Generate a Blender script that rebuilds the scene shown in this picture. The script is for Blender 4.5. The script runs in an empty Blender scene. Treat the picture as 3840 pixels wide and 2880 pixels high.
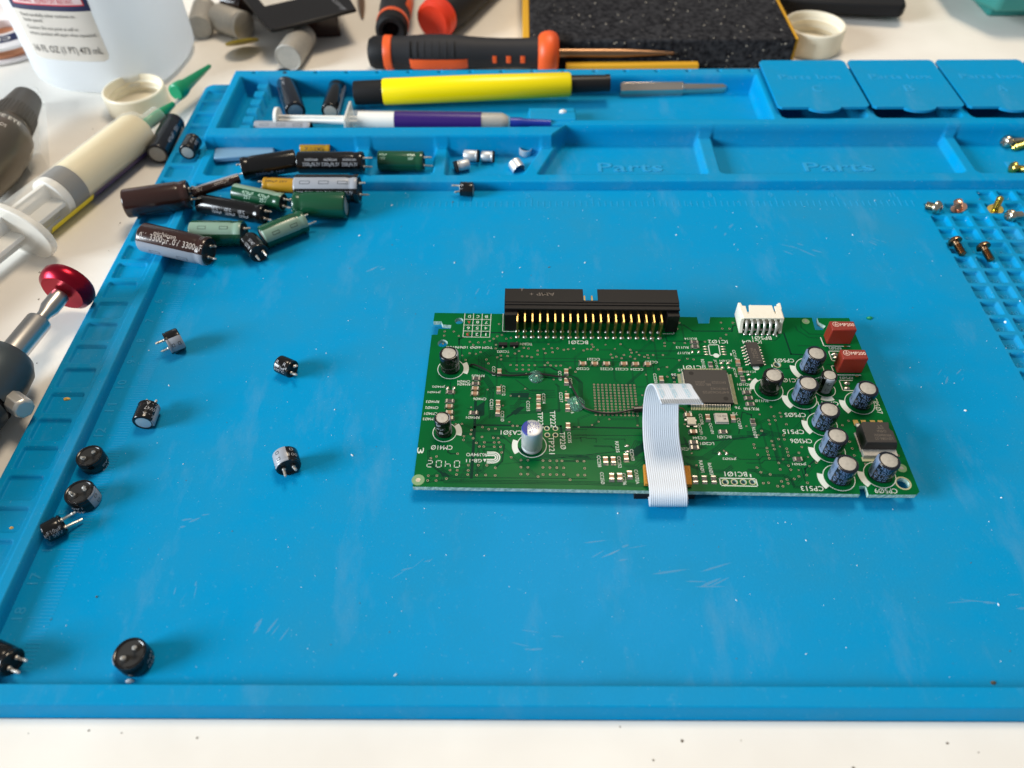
import bpy, math, random
import numpy as np
from mathutils import Matrix, Vector
random.seed(7); np.random.seed(7)
SC = bpy.context.scene; COL = SC.collection
K = 0.001                                     # every shape below is written in millimetres
# ------------------------------------------------------------------ camera, light, exposure
CAM_LOC = Vector((123.090, -263.971, 192.318)); CAM_ROT = Matrix([[0.9999571, 0.0004528, 0.009257], [0.0056872, 0.7586676, -0.6514531], [-0.007318, 0.6514777, 0.7586325]])
cd = bpy.data.cameras.new('camera'); cam = bpy.data.objects.new('camera', cd); COL.objects.link(cam)
cd.sensor_width = 36; cd.lens = 26.9020; cd.clip_start = 0.005; cd.clip_end = 20
cam.matrix_world = Matrix.Translation(CAM_LOC*K) @ CAM_ROT.to_4x4(); SC.camera = cam
cd.dof.use_dof = True; cd.dof.focus_distance = 0.246; cd.dof.aperture_fstop = 11
W = bpy.data.worlds.new('World'); SC.world = W; W.use_nodes = True
W.node_tree.nodes['Background'].inputs['Color'].default_value = (0.90, 0.95, 1.0, 1)
W.node_tree.nodes['Background'].inputs['Strength'].default_value = 0.26
def area(name, loc, target, sx, sy, power, col):
    l = bpy.data.lights.new(name, 'AREA'); l.shape = 'RECTANGLE'; l.size = sx; l.size_y = sy; l.energy = power; l.color = col
    o = bpy.data.objects.new(name, l); COL.objects.link(o); o.location = loc
    o.rotation_euler = (Vector(target)-Vector(loc)).to_track_quat('-Z', 'Y').to_euler()
area('window_light', (-2.30, -0.85, 0.98), (0.12, -0.08, 0), 1.15, 0.95, 125, (0.84, 0.93, 1.0))
area('ceiling_light', (0.26, 0.42, 1.25), (0.13, 0.05, 0), 0.40, 0.40, 11.5, (1.0, 0.83, 0.62))
SC.view_settings.view_transform = 'Standard'; SC.view_settings.look = 'None'; SC.view_settings.exposure = 0
SC.cycles.use_denoising = True
# ------------------------------------------------------------------ materials
def mat(name, col, rough=0.5, metal=0.0, var=0.0, scale=300.0, bump=0.0, spec=0.5, alpha=1.0, coat=0.0, trans=0.0, sss=0.0, sssr=0.004, col2=None, stretch=None, ior=1.45):
    m = bpy.data.materials.new(name); m.use_nodes = True; nt = m.node_tree; b = nt.nodes['Principled BSDF']
    b.inputs['Base Color'].default_value = (*col, 1); b.inputs['Roughness'].default_value = rough; b.inputs['Metallic'].default_value = metal
    b.inputs['Specular IOR Level'].default_value = spec; b.inputs['Alpha'].default_value = alpha; b.inputs['Coat Weight'].default_value = coat
    b.inputs['Transmission Weight'].default_value = trans; b.inputs['IOR'].default_value = ior
    if sss: b.inputs['Subsurface Weight'].default_value = sss; b.inputs['Subsurface Radius'].default_value = (1, 1, 1); b.inputs['Subsurface Scale'].default_value = sssr
    if var or bump or col2:
        tc = nt.nodes.new('ShaderNodeTexCoord'); n = nt.nodes.new('ShaderNodeTexNoise'); n.inputs['Scale'].default_value = scale; n.inputs['Detail'].default_value = 4
        src = tc.outputs['Object']
        if stretch:
            mp = nt.nodes.new('ShaderNodeMapping'); mp.inputs['Scale'].default_value = stretch; nt.links.new(src, mp.inputs[0]); src = mp.outputs[0]
        nt.links.new(src, n.inputs['Vector'])
        if var or col2:
            c2 = col2 or tuple(c*(1-var) for c in col)
            mx = nt.nodes.new('ShaderNodeMix'); mx.data_type = 'RGBA'; mx.inputs['A'].default_value = (*col, 1); mx.inputs['B'].default_value = (*c2, 1)
            rp = nt.nodes.new('ShaderNodeValToRGB'); rp.color_ramp.elements[0].position = 0.35; rp.color_ramp.elements[1].position = 0.68
            nt.links.new(n.outputs['Fac'], rp.inputs[0]); nt.links.new(rp.outputs[0], mx.inputs['Factor']); nt.links.new(mx.outputs['Result'], b.inputs['Base Color'])
        if bump:
            bp = nt.nodes.new('ShaderNodeBump'); bp.inputs['Strength'].default_value = bump; bp.inputs['Distance'].default_value = 0.0004
            nt.links.new(n.outputs['Fac'], bp.inputs['Height']); nt.links.new(bp.outputs[0], b.inputs['Normal'])
    return m
def frosted():
    m = mat('frosted_bottle_plastic', (0.93, 0.96, 0.985), 0.4, spec=0.3); nt = m.node_tree; b = nt.nodes['Principled BSDF']; t = nt.nodes.new('ShaderNodeBsdfTranslucent'); t.inputs['Color'].default_value = (0.93, 0.96, 0.985, 1)
    mx = nt.nodes.new('ShaderNodeMixShader'); mx.inputs[0].default_value = 0.55; nt.links.new(b.outputs[0], mx.inputs[1]); nt.links.new(t.outputs[0], mx.inputs[2]); nt.links.new(mx.outputs[0], nt.nodes['Material Output'].inputs['Surface']); return m
def silicone():
    m = mat('blue_silicone', (0.002, 0.30, 0.62), 0.5, spec=0.07); nt = m.node_tree; b = nt.nodes['Principled BSDF']; L = nt.links.new
    tc = nt.nodes.new('ShaderNodeTexCoord')
    def noise(scale, detail, lo, hi, stretch=None):
        n = nt.nodes.new('ShaderNodeTexNoise'); n.inputs['Scale'].default_value = scale; n.inputs['Detail'].default_value = detail; n.inputs['Roughness'].default_value = 0.65
        src = tc.outputs['Object']
        if stretch:
            mp = nt.nodes.new('ShaderNodeMapping'); mp.inputs['Scale'].default_value = stretch; mp.inputs['Rotation'].default_value = (0, 0, 0.5); L(src, mp.inputs[0]); src = mp.outputs[0]
        L(src, n.inputs['Vector'])
        r = nt.nodes.new('ShaderNodeMapRange'); r.inputs['From Min'].default_value = lo; r.inputs['From Max'].default_value = hi; L(n.outputs['Fac'], r.inputs[0]); return r.outputs[0], n
    def mix(f, a, bcol, amt):
        k = nt.nodes.new('ShaderNodeMath'); k.operation = 'MULTIPLY'; k.inputs[1].default_value = amt; L(f, k.inputs[0])
        mx = nt.nodes.new('ShaderNodeMix'); mx.data_type = 'RGBA'; L(k.outputs[0], mx.inputs['Factor']); mx.inputs['B'].default_value = (*bcol, 1)
        if isinstance(a, tuple): mx.inputs['A'].default_value = (*a, 1)
        else: L(a, mx.inputs['A'])
        return mx.outputs['Result']
    f1, _ = noise(18, 5, 0.42, 0.72); f2, _ = noise(60, 6, 0.55, 0.78, (1, 0.35, 1)); f3, _ = noise(420, 3, 0.63, 0.78); f4, n4 = noise(1500, 2, 0.3, 0.7); f5, _ = noise(2200, 1, 0.745, 0.80)
    c = mix(f1, (0.0001, 0.258, 0.525), (0.018, 0.235, 0.42), 0.85)
    c = mix(f2, c, (0.09, 0.29, 0.48), 0.55)
    c = mix(f3, c, (0.08, 0.33, 0.55), 0.35)
    c = mix(f4, c, (0.001, 0.21, 0.46), 0.25)
    c = mix(f5, c, (0.40, 0.55, 0.66), 0.6)
    L(c, b.inputs['Base Color'])
    rr = nt.nodes.new('ShaderNodeMapRange'); rr.inputs['To Min'].default_value = 0.42; rr.inputs['To Max'].default_value = 0.62; L(f1, rr.inputs[0]); L(rr.outputs[0], b.inputs['Roughness'])
    bp = nt.nodes.new('ShaderNodeBump'); bp.inputs['Strength'].default_value = 0.12; bp.inputs['Distance'].default_value = 0.0003; L(n4.outputs['Fac'], bp.inputs['Height']); L(bp.outputs[0], b.inputs['Normal'])
    return m
MT = dict(
 blue=silicone(), bluepale=mat('pale_blue_relief', (0.02, 0.29, 0.545), 0.55, spec=0.2),  # second blue is paler than the mat, for raised letters and ticks
 table=mat('white_table', (0.81, 0.775, 0.715), 0.5, col2=(0.75, 0.71, 0.65), scale=28, bump=0.15, spec=0.3),
 dirt_slot_shade=mat('dark_speck_slot_shade', (0.10, 0.075, 0.05), 0.8), scuff=mat('pale_scuff', (0.45, 0.55, 0.62), 0.6, alpha=0.12), dust=mat('pale_dust', (0.75, 0.80, 0.85), 0.4), crumb=mat('yellow_crumb', (0.75, 0.45, 0.10), 0.6),
 mask=mat('green_solder_mask', (0.0005, 0.112, 0.024), 0.26, col2=(0.0005, 0.09, 0.022), scale=70, spec=0.07),
 bare=mat('dark_green_gap', (0.0005, 0.030, 0.018), 0.4, spec=0.06), fibre=mat('glass_fibre_edge', (0.50, 0.62, 0.56), 0.8, col2=(0.20, 0.36, 0.30), scale=900, bump=0.6),
 silk=mat('silkscreen_white', (0.62, 0.66, 0.60), 0.6), ring=mat('tinned_ring', (0.40, 0.40, 0.25), 0.45, metal=0.2), fidu=mat('fiducial_pale_green', (0.16, 0.30, 0.14), 0.4), hole=mat('via_hole', (0.001, 0.003, 0.002), 0.9, spec=0.02),
 solder=mat('solder', (0.52, 0.49, 0.44), 0.28, metal=0.9, var=0.25, scale=900), gold=mat('gold_pin', (0.46, 0.32, 0.11), 0.36, metal=1.0), tin=mat('tinned_lead', (0.66, 0.63, 0.58), 0.35, metal=0.6),
 blackp=mat('black_plastic', (0.008, 0.007, 0.007), 0.42, spec=0.3, bump=0.03, scale=2500), blackm=mat('matt_black_plastic', (0.009, 0.009, 0.010), 0.6, spec=0.25), ictop=mat('chip_epoxy', (0.022, 0.019, 0.018), 0.5, bump=0.1, scale=3000),
 icprint=mat('chip_laser_print', (0.13, 0.105, 0.085), 0.6), ceram=mat('capacitor_ceramic', (0.30, 0.155, 0.085), 0.45), resist=mat('resistor_black', (0.02, 0.02, 0.022), 0.4), cream=mat('white_nylon', (0.82, 0.76, 0.63), 0.45, sss=0.15),
 red=mat('red_epoxy_case', (0.225, 0.020, 0.011), 0.4, bump=0.06, scale=2500), redprint=mat('pale_print', (0.85, 0.62, 0.52), 0.5),
 alu=mat('can_aluminium', (0.46, 0.44, 0.40), 0.62, metal=0.5, var=0.15, scale=1200), silver=mat('silver_can', (0.62, 0.64, 0.66), 0.45, metal=0.65), bluemark=mat('blue_print', (0.01, 0.025, 0.25), 0.5),
 slv_black=mat('black_sleeve', (0.005, 0.0045, 0.0045), 0.2, spec=0.4, coat=0.3), slv_navy=mat('dark_navy_sleeve', (0.007, 0.009, 0.015), 0.22, spec=0.4, coat=0.3), slv_brown=mat('brown_sleeve', (0.030, 0.011, 0.008), 0.22, coat=0.3),
 slv_green=mat('green_sleeve', (0.005, 0.062, 0.026), 0.24, coat=0.3), slv_yellow=mat('gold_sleeve', (0.42, 0.22, 0.012), 0.28, coat=0.3), rubber=mat('black_rubber_seal', (0.010, 0.009, 0.008), 0.6),
 st_blue=mat('blue_grey_stripe', (0.13, 0.18, 0.28), 0.3), st_grey=mat('grey_stripe', (0.29, 0.31, 0.35), 0.3), st_green=mat('pale_green_stripe', (0.21, 0.32, 0.25), 0.3), prt_grey=mat('grey_sleeve_print', (0.36, 0.37, 0.40), 0.4), prt_blue=mat('blue_sleeve_print', (0.115, 0.18, 0.32), 0.4), prt_dark=mat('dark_sleeve_print', (0.02, 0.025, 0.03), 0.4), prt_lgreen=mat('green_sleeve_print', (0.42, 0.60, 0.48), 0.4), prt_tan=mat('tan_sleeve_print', (0.46, 0.40, 0.36), 0.4),
 ribbon=mat('ribbon_white', (0.64, 0.68, 0.74), 0.5, spec=0.35), ribbonprint=mat('pale_blue_print', (0.26, 0.53, 0.64), 0.5), contact=mat('grey_contact', (0.24, 0.27, 0.30), 0.4, metal=0.5), felt=mat('orange_felt', (0.52, 0.22, 0.025), 0.9, bump=0.6, scale=2500, var=0.3),
 wire=mat('black_wire', (0.012, 0.011, 0.010), 0.35), glue=mat('clear_glue', (0.42, 0.85, 0.72), 0.1, trans=0.9, ior=1.35),
 hdpe=frosted(), ceramw=mat('resistor_ceramic', (0.30, 0.28, 0.25), 0.5), label=mat('label_paper', (0.62, 0.575, 0.52), 0.5), navy=mat('label_navy', (0.012, 0.018, 0.07), 0.45), redink=mat('label_red', (0.55, 0.03, 0.05), 0.5), ink=mat('label_ink', (0.07, 0.065, 0.06), 0.6), pinklab=mat('label_pink', (0.72, 0.55, 0.55), 0.5),
 capcream=mat('cream_cap_plastic', (0.78, 0.71, 0.56), 0.42, sss=0.3), flux=mat('cream_flux', (0.80, 0.70, 0.45), 0.4, sss=0.3), clear=mat('clear_plastic', (0.92, 0.92, 0.88), 0.12, alpha=0.22), frost=mat('frosted_plastic', (0.80, 0.77, 0.70), 0.4, alpha=0.62), piston=mat('grey_rubber', (0.085, 0.09, 0.095), 0.55), pgreen=mat('green_plastic', (0.0, 0.27, 0.12), 0.35), yellowlab=mat('yellow_label', (0.72, 0.58, 0.015), 0.45), purple=mat('purple_label', (0.028, 0.014, 0.085), 0.4), amber=mat('amber_label_back', (0.65, 0.34, 0.05), 0.5),
 steel=mat('brushed_steel', (0.55, 0.53, 0.50), 0.33, metal=1.0, var=0.2, scale=500, stretch=(1, 1, 0.05)), anod=mat('red_anodised', (0.33, 0.006, 0.022), 0.28, metal=0.8), gun=mat('grey_anodised_barrel', (0.085, 0.105, 0.115), 0.4, metal=0.6),
 grip=mat('black_grip_rubber', (0.018, 0.018, 0.021), 0.6, spec=0.3), orange=mat('orange_grip', (0.75, 0.095, 0.015), 0.45), ored=mat('red_orange_cap', (0.80, 0.04, 0.008), 0.45), copper=mat('bronze_shaft', (0.28, 0.16, 0.09), 0.35, metal=0.9),
 grit=mat('black_grit', (0.008, 0.008, 0.010), 0.9, col2=(0.04, 0.04, 0.044), scale=420, bump=0.8, spec=0.1), gritw=mat('pale_grit', (0.42, 0.37, 0.30), 0.7), yfoam=mat('yellow_edge', (0.62, 0.32, 0.01), 0.6), yellow=mat('bright_yellow_plastic', (0.88, 0.70, 0.0), 0.3), bit=mat('tool_steel', (0.60, 0.52, 0.44), 0.26, metal=0.9), syrwhite=mat('white_plunger', (0.82, 0.81, 0.77), 0.35), pasteb=mat('violet_label', (0.03, 0.008, 0.13), 0.35), bluetip=mat('blue_tip', (0.01, 0.03, 0.28), 0.35),
 brass=mat('brass_disc', (0.46, 0.34, 0.03), 0.4, metal=0.5), blackcard=mat('black_card', (0.012, 0.010, 0.009), 0.35, spec=0.3), whitelab=mat('white_sticker', (0.8, 0.78, 0.72), 0.5), teal=mat('teal_plastic', (0.02, 0.18, 0.16), 0.4), tube=mat('brown_metallic_foil', (0.13, 0.112, 0.088), 0.32, metal=0.6), capgrey=mat('grey_cap_plastic', (0.06, 0.055, 0.048), 0.5), tubetext=mat('white_foil_print', (0.8, 0.78, 0.74), 0.5),
 wick=mat('copper_braid', (0.55, 0.24, 0.13), 0.4, metal=0.6), spool=mat('pale_spool_plastic', (0.78, 0.74, 0.74), 0.35), bronze=mat('bronze_screw', (0.30, 0.19, 0.11), 0.27, metal=1.0), nickel=mat('nickel_screw', (0.55, 0.50, 0.40), 0.22, metal=1.0), brassy=mat('yellow_zinc_screw', (0.62, 0.48, 0.12), 0.25, metal=1.0), pinky=mat('copper_screw', (0.75, 0.45, 0.33), 0.25, metal=1.0), stripgrey=mat('blue_grey_plastic', (0.16, 0.30, 0.44), 0.4),
)
# ------------------------------------------------------------------ mesh helpers
_txt = {}
def text2d(s, bold=0.002):
    """flat letters as (verts Nx2, faces), lower left corner at 0,0, width and height 1"""
    if s not in _txt:
        c = bpy.data.curves.new('t', 'FONT'); c.body = s; c.size = 1; c.offset = bold; c.resolution_u = 2
        o = bpy.data.objects.new('t', c); m = bpy.data.meshes.new_from_object(o)
        v = np.array([x.co[:2] for x in m.vertices]); f = [tuple(p.vertices) for p in m.polygons]
        lo, hi = v.min(0), v.max(0); _txt[s] = ((v-lo)/(hi-lo), f)
        bpy.data.objects.remove(o); bpy.data.curves.remove(c); bpy.data.meshes.remove(m)
    return _txt[s]
class MB:
    def __init__(s): s.v = []; s.f = []; s.m = []
    def add(s, v, f, mi=0, M=None):
        n = len(s.v)
        if M is not None: v = [tuple(M @ Vector(p)) for p in v]
        s.v += [tuple(p) for p in v]; s.f += [tuple(i+n for i in q) for q in f]; s.m += [mi]*len(f) if isinstance(mi, int) else list(mi)
        return s
    def box(s, x0, x1, y0, y1, z0, z1, mi=0, M=None, taper=0.0):
        t = taper
        v = [(x0, y0, z0), (x1, y0, z0), (x1, y1, z0), (x0, y1, z0), (x0+t, y0+t, z1), (x1-t, y0+t, z1), (x1-t, y1-t, z1), (x0+t, y1-t, z1)]
        return s.add(v, [(3, 2, 1, 0), (4, 5, 6, 7), (0, 1, 5, 4), (1, 2, 6, 5), (2, 3, 7, 6), (3, 0, 4, 7)], mi, M)
    def lathe(s, prof, n=24, mi=0, M=None, a0=0.0, a1=360.0, capa=True, capb=True):
        full = abs(a1-a0) > 359; k = n if full else n+1; v = []; f = []; ms = []
        for r, z in prof:
            for i in range(k):
                a = math.radians(a0+(a1-a0)*i/n); v.append((r*math.cos(a), r*math.sin(a), z))
        for j in range(len(prof)-1):
            for i in range(n):
                a = j*k+i; b = j*k+(i+1) % k; f.append((a, b, b+k, a+k)); ms.append(mi if isinstance(mi, int) else mi[j])
        if full and capa and prof[0][0] > 1e-6: f.append(tuple(range(k-1, -1, -1))); ms.append(ms[0])
        if full and capb and prof[-1][0] > 1e-6: f.append(tuple((len(prof)-1)*k+i for i in range(k))); ms.append(ms[-2] if len(ms) > 1 else ms[0])
        return s.add(v, f, ms, M)
    def tube(s, path, r, n=8, mi=0, M=None):
        P = [Vector(p) for p in path]; v = []; f = []; up = None
        for j, p in enumerate(P):
            d = (P[min(j+1, len(P)-1)]-P[max(j-1, 0)]).normalized()
            if up is None: up = d.orthogonal().normalized()
            up = (up-d*up.dot(d)).normalized(); w = d.cross(up); rr = r[j] if isinstance(r, (list, tuple)) else r
            for i in range(n):
                a = 2*math.pi*i/n; v.append(tuple(p+up*rr*math.cos(a)+w*rr*math.sin(a)))
        for j in range(len(P)-1):
            for i in range(n):
                a = j*n+i; b = j*n+(i+1) % n; f.append((a, b, b+n, a+n))
        f.append(tuple(range(n-1, -1, -1))); f.append(tuple((len(P)-1)*n+i for i in range(n)))
        return s.add(v, f, mi, M)
    def prism(s, poly, z0, z1, mi=0, M=None):
        n = len(poly); v = [(x, y, z0) for x, y in poly]+[(x, y, z1) for x, y in poly]
        return s.add(v, [tuple(range(n-1, -1, -1)), tuple(range(n, 2*n))]+[(i, (i+1) % n, (i+1) % n+n, i+n) for i in range(n)], mi, M)
    def dome(s, c, rx, ry, rz, mi=0, n=14, k=5):
        prof = [(math.cos(math.pi/2*j/k), math.sin(math.pi/2*j/k)) for j in range(k)]+[(0.02, 1.0)]
        return s.lathe(prof, n, mi, Matrix.Translation(c) @ Matrix.Diagonal((rx, ry, rz, 1)))
    def text(s, t, c, w, h, rot=0.0, mi=0, M=None, z=0.0, slant=0.0, thick=0.0):
        """letters centred on c = (x, y), total width w and height h, turned by rot degrees about the normal"""
        v, f = text2d(t); a = math.radians(rot); ca, sa = math.cos(a), math.sin(a); q = []
        for x, y in v:
            X = (x-.5)*w+slant*(y-.5)*h; Y = (y-.5)*h; q.append((c[0]+X*ca-Y*sa, c[1]+X*sa+Y*ca, z))
        if thick:
            n = len(q); ed = {}
            for p in f:
                for i in range(len(p)): ed[(p[i], p[(i+1) % len(p)])] = 1
            sides = [(a_, b_, b_+n, a_+n) for (a_, b_) in ed if (b_, a_) not in ed]
            s.add([(x, y, zz-thick) for x, y, zz in q]+q, [tuple(i+n for i in p) for p in f]+sides, mi, M)
        else: s.add(q, f, mi, M)
        return s
    def wraptext(s, t, r, zc, th, length, h, flip=1, mi=0, across=False):
        """letters on a cylinder of radius r about z: along the axis, or round it when across"""
        v, f = text2d(t); q = []
        for x, y in v:
            X = (x-.5)*length; Y = (y-.5)*h
            if across: z = zc+Y; a = math.radians(th)+X/r
            else: z = zc+flip*X; a = math.radians(th)-flip*Y/r
            q.append((r*math.cos(a), r*math.sin(a), z))
        return s.add(q, f, mi)
    def mesh(s, name, mats, off=(0, 0, 0), sharp=35):
        me = bpy.data.meshes.new(name); o = np.array(off)
        me.from_pydata([tuple((np.array(p)-o)*K) for p in s.v], [], s.f)
        for m in mats: me.materials.append(MT[m])
        me.polygons.foreach_set('material_index', s.m); me.polygons.foreach_set('use_smooth', [True]*len(me.polygons)); me.update()
        me.set_sharp_from_angle(angle=math.radians(sharp)); return me
    def build(s, name, mats, parent=None, at=None, bevel=0.0, sharp=35):
        """one object; verts are in the parent's frame (at = None) or in world mm with the object's origin put at `at`"""
        mats = [mats] if isinstance(mats, str) else mats
        if at is None: o = link(name, s.mesh(name, mats, sharp=sharp), parent)
        else:
            o = link(name, s.mesh(name, mats, at, sharp), parent); base = parent['_at'] if parent is not None else (0, 0, 0)
            o.location = [(a-b)*K for a, b in zip(at, base)]; o['_at'] = list(at)
        if bevel:
            b = o.modifiers.new('bevel', 'BEVEL'); b.width = bevel*K; b.segments = 2; b.limit_method = 'ANGLE'; b.angle_limit = math.radians(40)
        return o
def link(name, data, parent=None):
    o = bpy.data.objects.new(name, data); COL.objects.link(o)
    if parent is not None: o.parent = parent
    return o
def empty(name, at, M=None):
    o = link(name, None); o.empty_display_size = 0.005
    if M is not None: o.matrix_world = M
    else: o.location = [a*K for a in at]
    o['_at'] = list(at); return o
def tag(o, label, cat, group=None):
    o['label'] = label; o['category'] = cat
    if group: o['group'] = group
    return o
def kind(o, k): o['kind'] = k; return o
def frame(p, d, roll=0.0, toward=None):
    """mm point and direction -> matrix in metres: z along d, x turned to the camera"""
    p = Vector(p); z = Vector(d).normalized(); t = (CAM_LOC-p) if toward is None else Vector(toward)
    x = (t-z*t.dot(z)).normalized(); y = z.cross(x); M = Matrix((x, y, z)).transposed().to_4x4()
    return Matrix.Translation(p*K) @ M @ Matrix.Rotation(math.radians(roll), 4, 'Z')
def sd_box(X, Y, x0, x1, y0, y1, r):
    cx, cy = (x0+x1)/2, (y0+y1)/2; qx = np.abs(X-cx)-(x1-x0)/2+r; qy = np.abs(Y-cy)-(y1-y0)/2+r
    return np.hypot(np.maximum(qx, 0), np.maximum(qy, 0))+np.minimum(np.maximum(qx, qy), 0)-r
def sd_poly(X, Y, P):
    d = np.full(X.shape, 1e9); s = np.ones(X.shape); n = len(P)
    for i in range(n):
        ax, ay = P[i]; bx, by = P[i-1]; ex, ey = bx-ax, by-ay; wx, wy = X-ax, Y-ay
        t = np.clip((wx*ex+wy*ey)/(ex*ex+ey*ey), 0, 1); d = np.minimum(d, (wx-ex*t)**2+(wy-ey*t)**2)
        c1 = Y >= ay; c2 = Y < by; c3 = ex*wy > ey*wx; flip = (c1 & c2 & c3) | (~c1 & ~c2 & ~c3); s = np.where(flip, -s, s)
    return s*np.sqrt(d)
def step(d, w): t = np.clip(0.5-d/w, 0, 1); return t*t*(3-2*t)
def pocket(H, d, z, w=0.7): f = step(d, w); return H*(1-f)+z*f
def hfield(name, xs, ys, fn, m, parent, at):
    X, Y = np.meshgrid(np.array(xs), np.array(ys)); H = fn(X, Y); ny, nx = X.shape
    V = np.stack([X-at[0], Y-at[1], H-at[2]], -1).reshape(-1, 3)*K
    i = np.arange(nx*ny).reshape(ny, nx); F = np.stack([i[:-1, :-1], i[:-1, 1:], i[1:, 1:], i[1:, :-1]], -1).reshape(-1, 4)
    me = bpy.data.meshes.new(name); me.vertices.add(len(V)); me.vertices.foreach_set('co', V.ravel()); me.loops.add(F.size); me.loops.foreach_set('vertex_index', F.ravel().astype(np.int32))
    me.polygons.add(len(F)); me.polygons.foreach_set('loop_start', np.arange(0, F.size, 4, dtype=np.int32)); me.polygons.foreach_set('use_smooth', np.ones(len(F), bool)); me.update(calc_edges=True); me.validate()
    me.materials.append(MT[m]); o = link(name, me, parent); base = parent['_at'] if parent is not None else (0, 0, 0); o.location = [(a-b)*K for a, b in zip(at, base)]; return o
def lines(lo, hi, st): return list(np.linspace(lo, hi, max(2, int(round((hi-lo)/st))+1)))
# ------------------------------------------------------------------ table
TZ = -2.2
t = MB().box(-620, 820, -460, 620, TZ-28, TZ).build('table_top', 'table', at=(100, 80, TZ), bevel=2); kind(t, 'structure')
t['label'] = 'white painted table top with small stains and specks'
sp = MB()
for i in range(170):
    x, y = (random.uniform(-130, -33), random.uniform(-140, 120)) if i < 90 else ((random.uniform(-40, 330), random.uniform(-236, -206)) if i < 150 else (random.uniform(0, 340), random.uniform(100, 190)))
    r = random.choice((.12, .16, .2, .28, .4)); sp.dome((x, y, TZ), r*random.uniform(.7, 1.5), r, r*.35, 0, 7, 2)
kind(sp.build('table_specks', 'dirt_slot_shade', at=(0, 0, TZ)), 'stuff')
# ------------------------------------------------------------------ repair mat
mat_root = tag(empty('repair_mat', (190, -55, TZ)), 'large blue silicone repair mat with trays, ruler marks and screw cells', 'work mat')
def strip_h(X, Y):
    H = np.full(X.shape, TZ); H = pocket(H, sd_box(X, Y, -31.4, -11.9, -203.6, 94.2, 5), 3.0, .9)
    H = pocket(H, sd_box(X, Y, -15.9, -12.1, -203.4, 9.4, .8), 4.0, .9)
    for k in range(-9, 19):
        y1 = -105.3+10.72*k
        H = pocket(H, sd_box(X, Y, -28.6, -18.0, y1-7.9, y1, .9), 1.75, .55)
    return np.where((X > -15.0) & (Y > 10.2), -1.0, H)
hfield('edge_strip', lines(-31.9, -11.7, .28), lines(-204.2, 94.8, .42), strip_h, 'blue', mat_root, (-22, -55, 0))
GX, GY, PX, PY = 290.4, -0.9, 8.27, 8.42
def grid_h(X, Y):
    H = np.zeros(X.shape)
    for r in range(-1, 22):
        for c in range(15):
            if r == -1 and c < 3: continue
            x0 = GX+PX*c; y1 = GY-PY*r; w = 5.9
            if r == 3 and c in (2, 4, 6, 8): continue
            if r == 3 and c in (1, 3, 5, 7): w = 5.9+PX
            sel = (X > x0-1) & (X < x0+w+1) & (Y > y1-7.5) & (Y < y1+1)
            if not sel.any(): continue
            d = sd_box(X, Y, x0, x0+w, y1-6.2, y1, .5); H = np.where(sel, pocket(H, d, -1.8, .5), H)
    return H
gx = lines(289.4, 345, .34)+lines(346, 418, .9); gy = lines(-190, -126, .9)+lines(-125.5, 9.95, .36)
hfield('screw_grid', gx, gy, grid_h, 'blue', mat_root, (354, -90, 0))
hfield('work_surface', lines(-12.3, 289.4, 6), lines(-197.9, 9.95, 6), lambda X, Y: np.zeros(X.shape), 'blue', mat_root, (139, -94, 0))
hfield('work_surface_corner', lines(289.4, 418, 6), lines(-197.9, -190, 2), lambda X, Y: np.zeros(X.shape), 'blue', mat_root, (354, -194, 0))
def lip_h(X, Y): return pocket(np.full(X.shape, TZ), sd_box(X, Y, -14, 420, -203.8, -197.6, .8), 3.2, 1.6)
hfield('front_lip', lines(-12, 418, 5), lines(-204.8, -196.9, .2), lip_h, 'blue', mat_root, (200, -200, 0))
UP = [(-15.3, 35.6), (137.6, 35.6), (143.9, 43.3), (425, 43.3), (425, 94.3), (-15.3, 94.3)]
def tray_h(X, Y):
    H = np.full(X.shape, TZ); H = pocket(H, sd_box(X, Y, -15.6, 425, 9.6, 94.3, 1.0), 4.0, .8)
    for d in (sd_box(X, Y, -11, 51, 15.6, 40, 2), sd_box(X, Y, 58, 86, 15.6, 40, 2), sd_poly(X, Y, [(92.5, 15.6), (124.2, 15.6), (134, 40), (92.5, 40)])-.3,
              sd_poly(X, Y, [(132, 15.8), (202.2, 15.8), (202.2, 46), (144, 46)])-.3, sd_box(X, Y, 209.3, 311.8, 15.8, 48, 2), sd_box(X, Y, 317.5, 414, 15.8, 48, 2)):
        H = pocket(H, d, 0.35, 1.6)
    H = pocket(H, sd_poly(X, Y, UP), 10.0, .9)
    H = pocket(H, np.maximum(sd_poly(X, Y, [(-10.3, 42.8), (141, 42.8), (146.8, 48.3), (236, 48.3), (236, 87.6), (-10.3, 87.6)]), -99), 0.4, 1.3)
    for i in range(7):
        H = np.where(sd_box(X, Y, -3.2, 2.2, 45.6+7.6*i, 50.6+7.6*i, .8) < 0, np.maximum(H, 6.5), H)
    H = pocket(H, sd_box(X, Y, 127.4, 149.6, 52, 67, .6), 5.2, .8); H = pocket(H, sd_box(X, Y, 127.4, 149.6, 54.5, 61, .6), 6.4, .8)
    for i in range(4): H = pocket(H, sd_box(X, Y, 241+42.1*i, 278.5+42.1*i, 49, 90, 2), 0.6, .8)
    for i in range(29): H = pocket(H, np.hypot(X-(-5.2+15*i), Y-92.0)-.9, 8.6, .5)
    return H
hfield('storage_tray', lines(-16.2, 330, .5)+lines(331, 418, 1.2), lines(9.0, 94.9, .42), tray_h, 'blue', mat_root, (200, 52, 4))
lidp = [(0, 1.5), (1.5, 0), (14, 0)]+[(20.5+7.2*math.cos(math.radians(a)), 0.2-3.6*math.sin(math.radians(a))) for a in range(172, 0, -14)]+[(27.2, 0), (39, 0), (40.6, 1.5), (40.6, 41.5), (39.2, 43), (1.5, 43), (0, 41.5)]
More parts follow.
